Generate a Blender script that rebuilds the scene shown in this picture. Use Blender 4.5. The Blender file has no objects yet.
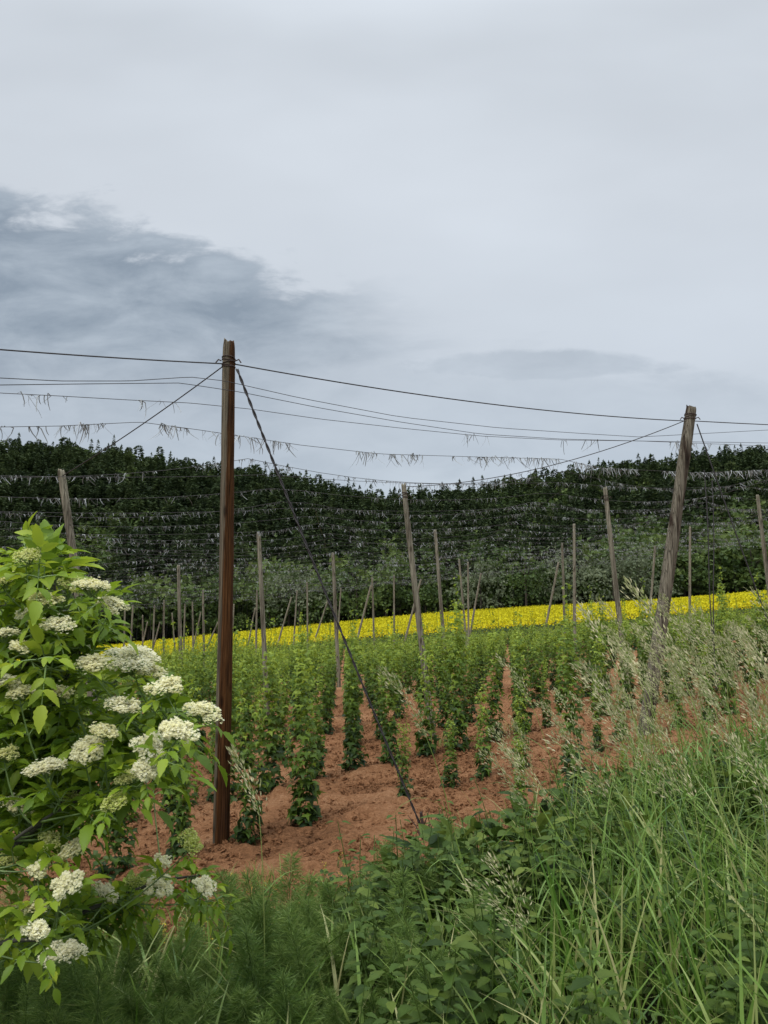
import bpy, math, random
import numpy as np
from mathutils import Vector

R = np.random.default_rng(11)
random.seed(5)
C = bpy.context.scene.collection
F = 760.0
PITCH = math.radians(8.1)
SP, CP = math.sin(PITCH), math.cos(PITCH)


# ------------------------------------------------------------------ helpers
def ray(px, py):
    u = (px - 384.0) / F
    v = (512.0 - py) / F
    return u, CP - v * SP, SP + v * CP


def at(px, py, Y):
    """point at forward distance Y that shows at photo pixel (px, py)"""
    x, y, z = ray(px, py)
    k = Y / y
    return np.array([x * k, Y, z * k])


def sstep(a, b, t):
    t = np.clip((np.asarray(t, float) - a) / (b - a), 0, 1)
    return t * t * (3 - 2 * t)


def vnoise(x, y, seed=0):
    x = np.asarray(x, float); y = np.asarray(y, float)
    xi = np.floor(x).astype(np.int64); yi = np.floor(y).astype(np.int64)
    xf = x - xi; yf = y - yi

    def h(a, b):
        n = (a * 374761393 + b * 668265263 + seed * 982451653) & 0x7fffffff
        n = ((n ^ (n >> 13)) * 1274126177) & 0x7fffffff
        return ((n ^ (n >> 16)) & 0xffff) / 65535.0
    sx = xf * xf * (3 - 2 * xf); sy = yf * yf * (3 - 2 * yf)
    a = h(xi, yi) * (1 - sx) + h(xi + 1, yi) * sx
    b = h(xi, yi + 1) * (1 - sx) + h(xi + 1, yi + 1) * sx
    return a * (1 - sy) + b * sy


ROWK = 0.65          # hop rows run along (1, ROWK)
ROW0, ROWD = 13.7, 3.6
LANE = -0.047


def field_z(x, y):
    x = np.asarray(x, float); y = np.asarray(y, float)
    xc = np.clip(x, -130, 130); yc = np.minimum(y, 155)
    z = -3.2 + 0.1 * xc
    z = z + 0.03 * np.maximum(0, yc - 75) * (1 - sstep(0, 75, xc))
    z = z - 0.0 * yc
    return z


CX = [-600, -300, -167, -110, -60, 0, 40, 76, 120, 167, 300, 600]
CZ = [76, 71, 65, 60, 51, 40, 41, 49, 56, 61, 67, 72]


def gz(x, y, ridge=True):
    x = np.asarray(x, float); y = np.asarray(y, float)
    f = field_z(x, y)
    if ridge:
        q = ((y - ROWK * x - ROW0) / ROWD)
        q = (q - np.round(q)) * ROWD
        f = f + 0.10 * np.exp(-(q / 0.55) ** 2) * (1 - sstep(80, 90, y)) - 0.03
    b0 = 3.3 + 1.0 * np.maximum(0, x + 0.3)
    b0 = np.minimum(b0, 9)
    bank = -1.62 + 0.06 * np.clip(x, -8, 12)
    t = sstep(b0, b0 + 3.0, y)
    z = bank * (1 - t) + f * t
    cr = np.interp(x, CX, CZ)
    tt = np.clip((y - 160) / 178.0, 0, 1)
    prof = 0.55 * (tt * tt * (3 - 2 * tt)) + 0.45 * tt
    hill = (cr - f) * prof
    hill = hill + tt * 5 * (vnoise(x / 45, y / 45, 3) - 0.5)
    return z + np.where(y > 160, hill, 0)


def gzs(x, y):
    return float(gz(np.array([x]), np.array([y]))[0])


def build(name, V, tris=None, quads=None, mat=None, parent=None, tint=None, smooth=False, loc=None, link=True, extra=None):
    V = np.asarray(V, np.float32).reshape(-1, 3)
    me = bpy.data.meshes.new(name)
    T = np.zeros((0, 3), np.int32) if tris is None else np.asarray(tris, np.int32).reshape(-1, 3)
    Q = np.zeros((0, 4), np.int32) if quads is None else np.asarray(quads, np.int32).reshape(-1, 4)
    me.vertices.add(len(V)); me.vertices.foreach_set('co', V.ravel())
    nl = T.size + Q.size
    me.loops.add(nl)
    me.loops.foreach_set('vertex_index', np.concatenate([T.ravel(), Q.ravel()]).astype(np.int32))
    me.polygons.add(len(T) + len(Q))
    st = np.concatenate([np.arange(len(T)) * 3, T.size + np.arange(len(Q)) * 4]).astype(np.int32)
    me.polygons.foreach_set('loop_start', st)
    me.polygons.foreach_set('use_smooth', np.full(len(T) + len(Q), smooth, bool))
    me.update(calc_edges=True)
    if tint is not None:
        a = me.attributes.new('tint', 'FLOAT', 'POINT')
        a.data.foreach_set('value', np.asarray(tint, np.float32).ravel())
    if extra:
        for k, v in extra.items():
            a = me.attributes.new(k, 'FLOAT', 'POINT')
            a.data.foreach_set('value', np.asarray(v, np.float32).ravel())
    if mat:
        me.materials.append(mat)
    o = bpy.data.objects.new(name, me)
    if link:
        C.objects.link(o)
    if parent is not None:
        o.parent = parent
    if loc is not None:
        o.location = loc
    return o


class MB:
    """collects pieces and links them as one mesh"""
    def __init__(self):
        self.V = []; self.T = []; self.Q = []; self.A = []; self.n = 0

    def add(self, V, tris=None, quads=None, tint=0.5):
        V = np.asarray(V, float).reshape(-1, 3)
        if tris is not None and len(tris): self.T.append(np.asarray(tris).reshape(-1, 3) + self.n)
        if quads is not None and len(quads): self.Q.append(np.asarray(quads).reshape(-1, 4) + self.n)
        self.V.append(V); self.n += len(V)
        t = np.asarray(tint, float)
        self.A.append(np.full(len(V), float(t)) if t.ndim == 0 else t.ravel())
        return self

    def tube(self, pts, rad, sides=6, tint=0.5, cap=True):
        P = np.asarray(pts, float); n = len(P)
        r = np.full(n, rad) if np.ndim(rad) == 0 else np.asarray(rad, float)
        d = np.gradient(P, axis=0); d /= np.linalg.norm(d, axis=1)[:, None] + 1e-9
        ref = np.array([0, 0, 1.0]) if abs(d[:, 2]).mean() < 0.8 else np.array([1.0, 0, 0])
        a = np.cross(d, ref); a /= np.linalg.norm(a, axis=1)[:, None] + 1e-9
        b = np.cross(d, a)
        th = np.arange(sides) * 2 * math.pi / sides
        V = P[:, None] + r[:, None, None] * (np.cos(th)[None, :, None] * a[:, None] + np.sin(th)[None, :, None] * b[:, None])
        i = np.arange(n - 1)[:, None] * sides; j = np.arange(sides)[None]; k = (j + 1) % sides
        Q = np.stack([i + j, i + k, i + sides + k, i + sides + j], -1).reshape(-1, 4)
        V = V.reshape(-1, 3); T = None
        if cap:
            V = np.concatenate([V, P[:1], P[-1:]])
            c0, c1 = n * sides, n * sides + 1
            j = np.arange(sides); k = (j + 1) % sides
            T = np.concatenate([np.stack([np.full(sides, c0), k, j], -1),
                                np.stack([np.full(sides, c1), (n - 1) * sides + j, (n - 1) * sides + k], -1)])
        self.add(V, T, Q, tint)
        return self

    def cloud(self, tv, tt, pos, D, N, s, tint=0.5):
        """copies of a small template, one per position; template x=side, y=along, z=normal"""
        pos = np.asarray(pos, float).reshape(-1, 3); n = len(pos); k = len(tv)
        if n == 0: return self
        D = np.broadcast_to(np.asarray(D, float), (n, 3)); N = np.broadcast_to(np.asarray(N, float), (n, 3))
        D = D / (np.linalg.norm(D, axis=1)[:, None] + 1e-9)
        S = np.cross(D, N); S /= np.linalg.norm(S, axis=1)[:, None] + 1e-9
        M = np.cross(S, D)
        s = np.asarray(s, float)
        if s.ndim == 0: s = np.full(n, float(s))
        if s.ndim == 1: s = np.repeat(s[:, None], 3, 1)
        L = tv[None] * s[:, None]
        V = pos[:, None] + L[..., :1] * S[:, None] + L[..., 1:2] * D[:, None] + L[..., 2:] * M[:, None]
        T = (np.asarray(tt)[None] + (np.arange(n) * k)[:, None, None]).reshape(-1, 3)
        t = np.asarray(tint, float)
        if t.ndim == 1: t = np.repeat(t, k)
        self.add(V, T, None, t)
        return self

    def arrays(self):
        return (np.concatenate(self.V), np.concatenate(self.T) if self.T else None,
                np.concatenate(self.Q) if self.Q else None, np.concatenate(self.A))

    def link(self, name, mat, parent=None, smooth=False, loc=None):
        V, T, Q, A = self.arrays()
        return build(name, V, T, Q, mat, parent, A, smooth, loc)


def tag(o, label=None, cat=None, group=None, kind=None):
    if label: o['label'] = label
    if cat: o['category'] = cat
    if group: o['group'] = group
    if kind: o['kind'] = kind
    return o


def empty(name, loc=(0, 0, 0), rz=0.0):
    o = bpy.data.objects.new(name, None); C.objects.link(o)
    o.location = loc; o.rotation_euler = (0, 0, rz); o.empty_display_size = 0.2
    return o


def copy_tree(o, parent=None):
    c = o.copy(); C.objects.link(c)
    if parent is not None: c.parent = parent
    for ch in list(KIDS.get(o.name, [])):
        d = ch.copy(); C.objects.link(d); d.parent = c
        for g in list(KIDS.get(ch.name, [])):
            e = g.copy(); C.objects.link(e); e.parent = d
    return c


KIDS = {}


def kid(par, ch):
    KIDS.setdefault(par.name, []).append(ch)
    return ch


def unit(v):
    v = np.asarray(v, float)
    return v / (np.linalg.norm(v, axis=-1, keepdims=True) + 1e-9)


def rnd_dirs(n):
    return unit(R.normal(size=(n, 3)))


# leaf templates
DIAM = (np.array([[0, 0, 0], [-.5, .5, .12], [0, 1, -.05], [.5, .5, .12]]), [[0, 2, 1], [0, 3, 2]])
HOPL = (np.array([[0, 0.1, 0], [-.22, -.08, -.04], [-.56, .22, -.06], [-.2, .42, .05], [0, 1, -.12], [.2, .42, .05], [.56, .22, -.06], [.22, -.08, -.04], [0, .45, .07]]),
        [[8, 0, 1], [8, 1, 2], [8, 2, 3], [8, 3, 4], [8, 4, 5], [8, 5, 6], [8, 6, 7], [8, 7, 0]])


def ovate(n=6, w=0.42, droop=0.22, fold=0.12, serr=0.0):
    V = []; T = []
    for i in range(n + 1):
        t = i / n
        hw = w * 0.5 * (math.sin(math.pi * min(1, t ** 0.75)) ** 0.85 if 0 < t < 1 else 0.0) * 1.15
        if serr and 0 < i < n: hw *= 1 + serr * (1 if i % 2 else -1)
        z = -droop * t * t
        V += [[-hw, t, z + fold * hw * 2], [0, t, z], [hw, t, z + fold * hw * 2]]
    for i in range(n):
        a = i * 3
        for k in (0, 1):
            T += [[a + k, a + k + 1, a + k + 4], [a + k, a + k + 4, a + k + 3]]
    return np.array(V), T


OVA = ovate()
ELD = ovate(10, 0.40, 0.25, 0.18, 0.09)
OVAS = ovate(8, 0.55, 0.2, 0.16, 0.10)


# ------------------------------------------------------------------ materials
def nt(name):
    m = bpy.data.materials.new(name); m.use_nodes = True
    t = m.node_tree; t.nodes.clear()
    return m, t.nodes, t.links


def ramp(nodes, cols, pos=None):
    r = nodes.new('ShaderNodeValToRGB'); e = r.color_ramp.elements
    pos = pos or [i / (len(cols) - 1) for i in range(len(cols))]
    while len(e) < len(cols): e.new(0.5)
    for i, c in enumerate(cols):
        e[i].position = pos[i]; e[i].color = (*c, 1)
    return r


def math_n(nodes, links, op, a, b=None, clamp=False):
    n = nodes.new('ShaderNodeMath'); n.operation = op; n.use_clamp = clamp
    for i, v in enumerate((a, b)):
        if v is None: continue
        if isinstance(v, (int, float)): n.inputs[i].default_value = v
        else: links.new(v, n.inputs[i])
    return n.outputs[0]


def leaf_mat(name, cols, rough=0.5, trans=0.3, island=0.5, spec=0.35, tcol=1.5):
    m, n, l = nt(name)
    out = n.new('ShaderNodeOutputMaterial'); p = n.new('ShaderNodeBsdfPrincipled')
    at_ = n.new('ShaderNodeAttribute'); at_.attribute_name = 'tint'
    g = n.new('ShaderNodeNewGeometry')
    a = math_n(n, l, 'MULTIPLY', g.outputs['Random Per Island'], island)
    a = math_n(n, l, 'SUBTRACT', a, island * 0.5)
    oi = n.new('ShaderNodeObjectInfo')
    a = math_n(n, l, 'ADD', a, math_n(n, l, 'MULTIPLY', math_n(n, l, 'SUBTRACT', oi.outputs['Random'], .5), .22))
    f = math_n(n, l, 'ADD', a, at_.outputs['Fac'], True)
    r = ramp(n, cols); l.new(f, r.inputs[0])
    l.new(r.outputs[0], p.inputs['Base Color'])
    p.inputs['Roughness'].default_value = rough
    p.inputs['Specular IOR Level'].default_value = spec
    if trans > 0:
        t = n.new('ShaderNodeBsdfTranslucent')
        hs = n.new('ShaderNodeHueSaturation'); hs.inputs['Value'].default_value = tcol; hs.inputs['Hue'].default_value = 0.485
        l.new(r.outputs[0], hs.inputs['Color']); l.new(hs.outputs[0], t.inputs[0])
        mx = n.new('ShaderNodeMixShader'); mx.inputs[0].default_value = trans
        l.new(p.outputs[0], mx.inputs[1]); l.new(t.outputs[0], mx.inputs[2]); l.new(mx.outputs[0], out.inputs[0])
    else:
        l.new(p.outputs[0], out.inputs[0])
    return m


def plain_mat(name, col, rough=0.6, metal=0.0, noise=0.25, scale=20):
    m, n, l = nt(name)
    out = n.new('ShaderNodeOutputMaterial'); p = n.new('ShaderNodeBsdfPrincipled')
    tc = n.new('ShaderNodeTexCoord'); nz = n.new('ShaderNodeTexNoise'); nz.inputs['Scale'].default_value = scale
    l.new(tc.outputs['Object'], nz.inputs['Vector'])
    c0 = [c * (1 - noise) for c in col]; c1 = [min(1, c * (1 + noise)) for c in col]
    r = ramp(n, [c0, c1], [0.3, 0.7]); l.new(nz.outputs[0], r.inputs[0]); l.new(r.outputs[0], p.inputs['Base Color'])
    p.inputs['Roughness'].default_value = rough; p.inputs['Metallic'].default_value = metal
    l.new(p.outputs[0], out.inputs[0])
    return m


def wood_mat(name, cols, weather, wx, dark=0.5, wamt=0.8):
    """pole timber: long grain, cracks, one weathered side (object x < wx), dark stains"""
    m, n, l = nt(name)
    out = n.new('ShaderNodeOutputMaterial'); p = n.new('ShaderNodeBsdfPrincipled')
    tc = n.new('ShaderNodeTexCoord')
    mp = n.new('ShaderNodeMapping'); mp.inputs['Scale'].default_value = (38, 38, 1.3); l.new(tc.outputs['Object'], mp.inputs[0])
    g = n.new('ShaderNodeTexNoise'); g.inputs['Scale'].default_value = 1.6; g.inputs['Detail'].default_value = 6; g.inputs['Roughness'].default_value = 0.65
    l.new(mp.outputs[0], g.inputs['Vector'])
    r = ramp(n, cols, [0.28, 0.5, 0.72]); l.new(g.outputs[0], r.inputs[0])
    # weathered strip
    sx = n.new('ShaderNodeSeparateXYZ'); l.new(tc.outputs['Object'], sx.inputs[0])
    w = math_n(n, l, 'ADD', math_n(n, l, 'MULTIPLY', g.outputs[0], 0.10), sx.outputs[0])
    mr = n.new('ShaderNodeMapRange'); l.new(w, mr.inputs[0])
    mr.inputs[1].default_value = wx - 0.01; mr.inputs[2].default_value = wx + 0.015; mr.inputs[3].default_value = wamt; mr.inputs[4].default_value = 0
    mx = n.new('ShaderNodeMixRGB'); l.new(mr.outputs[0], mx.inputs[0]); l.new(r.outputs[0], mx.inputs[1]); mx.inputs[2].default_value = (*weather, 1)
    # stains
    s = n.new('ShaderNodeTexNoise'); s.inputs['Scale'].default_value = 1.0; s.inputs['Detail'].default_value = 4
    mp2 = n.new('ShaderNodeMapping'); mp2.inputs['Scale'].default_value = (7, 7, 0.7); l.new(tc.outputs['Object'], mp2.inputs[0]); l.new(mp2.outputs[0], s.inputs['Vector'])
    rs = ramp(n, [(0, 0, 0), (1, 1, 1)], [0.5, 0.68]); l.new(s.outputs[0], rs.inputs[0])
    f = math_n(n, l, 'MULTIPLY', rs.outputs[0], dark)
    mx2 = n.new('ShaderNodeMixRGB'); l.new(f, mx2.inputs[0]); l.new(mx.outputs[0], mx2.inputs[1]); mx2.inputs[2].default_value = (0.035, 0.02, 0.014, 1)
    # cracks
    mp3 = n.new('ShaderNodeMapping'); mp3.inputs['Scale'].default_value = (34, 34, 0.5); l.new(tc.outputs['Object'], mp3.inputs[0])
    v = n.new('ShaderNodeTexVoronoi'); v.feature = 'DISTANCE_TO_EDGE'; v.inputs['Scale'].default_value = 0.6; l.new(mp3.outputs[0], v.inputs['Vector'])
    rc = ramp(n, [(0.25, 0.25, 0.25), (1, 1, 1)], [0.0, 0.07]); l.new(v.outputs[0], rc.inputs[0])
    mx3 = n.new('ShaderNodeMixRGB'); mx3.blend_type = 'MULTIPLY'; mx3.inputs[0].default_value = 0.8
    l.new(mx2.outputs[0], mx3.inputs[1]); l.new(rc.outputs[0], mx3.inputs[2])
    l.new(mx3.outputs[0], p.inputs['Base Color'])
    mp4 = n.new('ShaderNodeMapping'); mp4.inputs['Scale'].default_value = (5, 5, 1.7); l.new(tc.outputs['Object'], mp4.inputs[0])
    kn = n.new('ShaderNodeTexVoronoi'); kn.inputs['Scale'].default_value = 1.0; l.new(mp4.outputs[0], kn.inputs['Vector'])
    rk = ramp(n, [(.22, .2, .18), (.6, .55, .5), (1, 1, 1)], [0.10, 0.16, 0.21]); l.new(kn.outputs['Distance'], rk.inputs[0])
    mx4 = n.new('ShaderNodeMixRGB'); mx4.blend_type = 'MULTIPLY'; mx4.inputs[0].default_value = 0.8
    l.new(mx3.outputs[0], mx4.inputs[1]); l.new(rk.outputs[0], mx4.inputs[2]); l.new(mx4.outputs[0], p.inputs['Base Color'])
    bp = n.new('ShaderNodeBump'); bp.inputs['Strength'].default_value = 0.8; bp.inputs['Distance'].default_value = 0.015
    hh = math_n(n, l, 'ADD', g.outputs[0], rc.outputs[0]); l.new(hh, bp.inputs['Height']); l.new(bp.outputs[0], p.inputs['Normal'])
    p.inputs['Roughness'].default_value = 0.9; p.inputs['Specular IOR Level'].default_value = 0.12
    l.new(p.outputs[0], out.inputs[0])
    return m


M = {}
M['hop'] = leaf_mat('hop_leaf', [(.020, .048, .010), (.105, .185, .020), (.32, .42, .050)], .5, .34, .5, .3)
M['hop_stem'] = plain_mat('hop_stem', (.10, .14, .04))
M['elder'] = leaf_mat('elder_leaf', [(.070, .140, .013), (.190, .300, .020), (.40, .49, .045)], .5, .36, .5, .3)
M['elder_stem'] = plain_mat('elder_twig', (.16, .24, .07), .6)
M['elder_bark'] = plain_mat('elder_bark', (.075, .07, .05), .85, 0, .4, 40)
M['floret'] = leaf_mat('elder_floret', [(.45, .53, .08), (.84, .82, .44), (.93, .91, .74)], .6, .42, .2, .2, 1.1)
M['grass'] = leaf_mat('grass_blade', [(.026, .066, .009), (.098, .205, .026), (.25, .38, .080), (.46, .44, .19)], .38, .34, .62, .45)
M['seed'] = leaf_mat('grass_seed', [(.25, .28, .11), (.50, .49, .26), (.78, .70, .46)], .7, .25, .5, .2, 1.2)
M['nettle'] = leaf_mat('nettle_leaf', [(.018, .042, .007), (.062, .112, .016), (.16, .21, .036)], .6, .25, .4, .25)
M['feather'] = leaf_mat('feather_weed', [(.034, .075, .014), (.110, .195, .036), (.25, .34, .085)], .5, .3, .5)
M['weed'] = leaf_mat('verge_weed', [(.035, .075, .016), (.09, .15, .03), (.19, .25, .055)], .5, .3, .5)
M['mustard'] = leaf_mat('mustard_flower', [(.45, .36, .03), (.60, .50, .04), (.66, .58, .06)], .6, .3, .4)
M['conifer'] = leaf_mat('conifer_needles', [(.022, .038, .016), (.060, .090, .032), (.125, .160, .055)], .65, .12, .4, .2)
M['broad'] = leaf_mat('broadleaf', [(.027, .050, .013), (.070, .114, .026), (.145, .195, .048)], .6, .25, .4, .25)
M['willow'] = leaf_mat('pale_willow', [(.08, .105, .055), (.15, .18, .10), (.235, .265, .16)], .6, .25, .35, .25)
M['trunk'] = plain_mat('trunk_bark', (.07, .055, .04), .9, 0, .4, 8)
M['rape'] = leaf_mat('rape_flower', [(.05, .12, .018), (.62, .54, .014), (.74, .67, .022)], .7, .25, .2, .1, 1.1)
M['twine'] = leaf_mat('old_twine', [(.10, .10, .095), (.24, .25, .245), (.44, .46, .46)], .8, .15, .8, .2, 1.0)
M['wire'] = plain_mat('dark_wire', (.045, .04, .04), .6, .3)
M['rust'] = plain_mat('rusty_wire', (.07, .045, .038), .7, .3, .4)
M['clod'] = None

# soil and ground -------------------------------------------------------------
def soil_material(name, zoned):
    m, n, l = nt(name)
    out = n.new('ShaderNodeOutputMaterial'); p = n.new('ShaderNodeBsdfPrincipled')
    g = n.new('ShaderNodeNewGeometry')
    a = n.new('ShaderNodeTexNoise'); a.inputs['Scale'].default_value = 0.5; a.inputs['Detail'].default_value = 8; a.inputs['Roughness'].default_value = 0.7
    b = n.new('ShaderNodeTexNoise'); b.inputs['Scale'].default_value = 14; b.inputs['Detail'].default_value = 8; b.inputs['Roughness'].default_value = 0.7
    for t in (a, b): l.new(g.outputs['Position'], t.inputs['Vector'])
    s = math_n(n, l, 'ADD', math_n(n, l, 'MULTIPLY', a.outputs[0], 0.55), math_n(n, l, 'MULTIPLY', b.outputs[0], 0.45))
    r = ramp(n, [(.105, .048, .022), (.315, .150, .070), (.47, .26, .138)], [0.36, 0.5, 0.66]); l.new(s, r.inputs[0])
    col = r.outputs[0]
    if zoned:
        z = n.new('ShaderNodeAttribute'); z.attribute_name = 'zone'
        rz = ramp(n, [(.05, .055, .022), (.035, .055, .018), (.02, .03, .014)], [0.0, 0.5, 1.0]); l.new(z.outputs['Fac'], rz.inputs[0])
        z2 = n.new('ShaderNodeAttribute'); z2.attribute_name = 'soil'
        k = math_n(n, l, 'ADD', z2.outputs['Fac'], math_n(n, l, 'MULTIPLY', math_n(n, l, 'SUBTRACT', b.outputs[0], .5), 0.8))
        rk = ramp(n, [(0, 0, 0), (1, 1, 1)], [0.4, 0.6]); l.new(k, rk.inputs[0])
        mx = n.new('ShaderNodeMixRGB'); l.new(rk.outputs[0], mx.inputs[0]); l.new(rz.outputs[0], mx.inputs[1]); l.new(col, mx.inputs[2])
        col = mx.outputs[0]
    l.new(col, p.inputs['Base Color'])
    bp = n.new('ShaderNodeBump'); bp.inputs['Strength'].default_value = 1.0; bp.inputs['Distance'].default_value = 0.12
    l.new(b.outputs[0], bp.inputs['Height']); l.new(bp.outputs[0], p.inputs['Normal'])
    p.inputs['Roughness'].default_value = 0.95; p.inputs['Specular IOR Level'].default_value = 0.1
    l.new(p.outputs[0], out.inputs[0])
    return m


M['ground'] = soil_material('field_soil', True)
M['clod'] = soil_material('soil_clod', False)


def axis(lo, hi, dlo, dhi, step, grow):
    a = list(np.arange(dlo, dhi, step))
    s = step; v = dhi
    while v < hi: a.append(v); s = min(s * grow, 12); v += s
    a.append(hi)
    s = step; v = dlo - step; pre = []
    while v > lo: pre.append(v); s = min(s * grow, 12); v -= s
    pre.append(lo)
    return np.array(pre[::-1] + a)


gx = axis(-700, 700, -8, 9, 0.075, 1.10)
gy = axis(-60, 900, 6.5, 25, 0.075, 1.05)
X, Y = np.meshgrid(gx, gy)
Z = gz(X, Y)
fld = sstep(6, 8, Y - 0.62 * np.maximum(0, X)) * (1 - sstep(86, 92, Y))
fine = (vnoise(X / .34, Y / .34, 1) - .5) * .12 + (vnoise(X / .15, Y / .15, 2) - .5) * .085 + (vnoise(X / 1.3, Y / 1.3, 4) - .5) * .07
near = 1 - sstep(25, 40, Y)
perp = (Y - ROWK * X) / math.hypot(1, ROWK)
fine = fine + .035 * np.sin(perp * 2 * math.pi / .42 + 2 * vnoise(X / 2, Y / 2, 6)) * vnoise(X / .9, Y / .9, 8)
Z = Z + fine * (0.3 + 0.7 * fld) * near
zone = np.where(Y > 150, 1.0, np.where(Y > 86, 0.5, 0.0))
b0 = np.minimum(3.3 + 1.0 * np.maximum(0, X + 0.3), 9)
soil = sstep(0.4, 2.4, Y - b0) * (1 - sstep(86, 90, Y + 0.12 * X + .5 * np.maximum(0, X)))
ny, nx = X.shape
idx = np.arange(ny * nx).reshape(ny, nx)
quads = np.stack([idx[:-1, :-1], idx[:-1, 1:], idx[1:, 1:], idx[1:, :-1]], -1).reshape(-1, 4)
g = build('ground', np.stack([X, Y, Z], -1), None, quads, M['ground'], smooth=True, extra={'zone': zone, 'soil': soil})
tag(g, 'reddish ploughed soil under the hop rows with a green verge in front', 'ground', kind='structure')

# clods of soil lying in the field
n = 70000
cy = 7 + 24 * R.random(n) ** 1.3; cx = (R.random(n) - .5) * (1.1 * cy + 3)
k = sstep(1.0, 2.6, cy - np.minimum(3.3 + 1.0 * np.maximum(0, cx + .3), 9)) > R.random(n)
cx, cy = cx[k], cy[k]; n = len(cx)
OCT = (np.array([[1, 0, 0], [-1, 0, 0], [0, 1, 0], [0, -1, 0], [0, 0, 1], [0, 0, -1.0]]) * [1, .8, .6],
       [[0, 2, 4], [2, 1, 4], [1, 3, 4], [3, 0, 4], [2, 0, 5], [1, 2, 5], [3, 1, 5], [0, 3, 5]])
mb = MB(); s = .014 + .046 * R.random(n) ** 2.2
mb.cloud(*OCT, np.stack([cx, cy, gz(cx, cy) + s * .3], -1), rnd_dirs(n) * [1, 1, .3], rnd_dirs(n) + [0, 0, 1], s[:, None] * (0.6 + .8 * R.random((n, 3))))
tag(mb.link('soil_clods', M['clod']), 'loose clods of reddish soil strewn between the hop rows', 'soil clods', kind='stuff')

# ------------------------------------------------------------------ hop poles
M['pole_red'] = wood_mat('creosoted_pole', [(.034, .015, .006), (.085, .036, .012), (.165, .078, .030)], (.22, .195, .14), -.028, .65)
M['pole_grey'] = wood_mat('weathered_pole', [(.15, .13, .092), (.27, .245, .18), (.42, .385, .30)], (.38, .34, .29), -.3, .55, 0)
M['pole_stain'] = wood_mat('stained_pole', [(.085, .070, .048), (.20, .175, .13), (.35, .315, .24)], (.36, .32, .27), -.3, .9, 0)


def pole_mesh(top, base, r0, r1, mat, name='hop_pole', sides=14, seed=0, rough_top=0.03):
    top = np.asarray(top, float); base = np.asarray(base, float)
    b = base + (base - top) * 0.06
    n = 26
    mb = MB(); t = np.concatenate([np.linspace(0, .975, n - 3), [.988, .996, 1]])
    P = b[None] + (top - b)[None] * t[:, None]
    L = np.linalg.norm(top - base)
    P[:, 0] += 0.03 * np.sin(t * 3 + seed) * (L / 8) * t * (1 - t) * 2
    rad = r0 + (r1 - r0) * t
    rad = rad * (1 + .05 * np.sin(seed + t * 23) * R.random(n))
    rad[-3:] *= [.98, .93, .78]
    mb.tube(P - base, rad, sides)
    V, T, Q, A = mb.arrays()
    th = np.arctan2(V[:, 1], V[:, 0])
    i0 = (n - 1) * sides
    V[i0:i0 + sides, 2] += rough_top * R.normal(size=sides)
    V[-1, 2] -= rough_top * .6
    o = build(name, V, T, Q, mat, smooth=True, loc=tuple(base))
    return o


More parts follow.
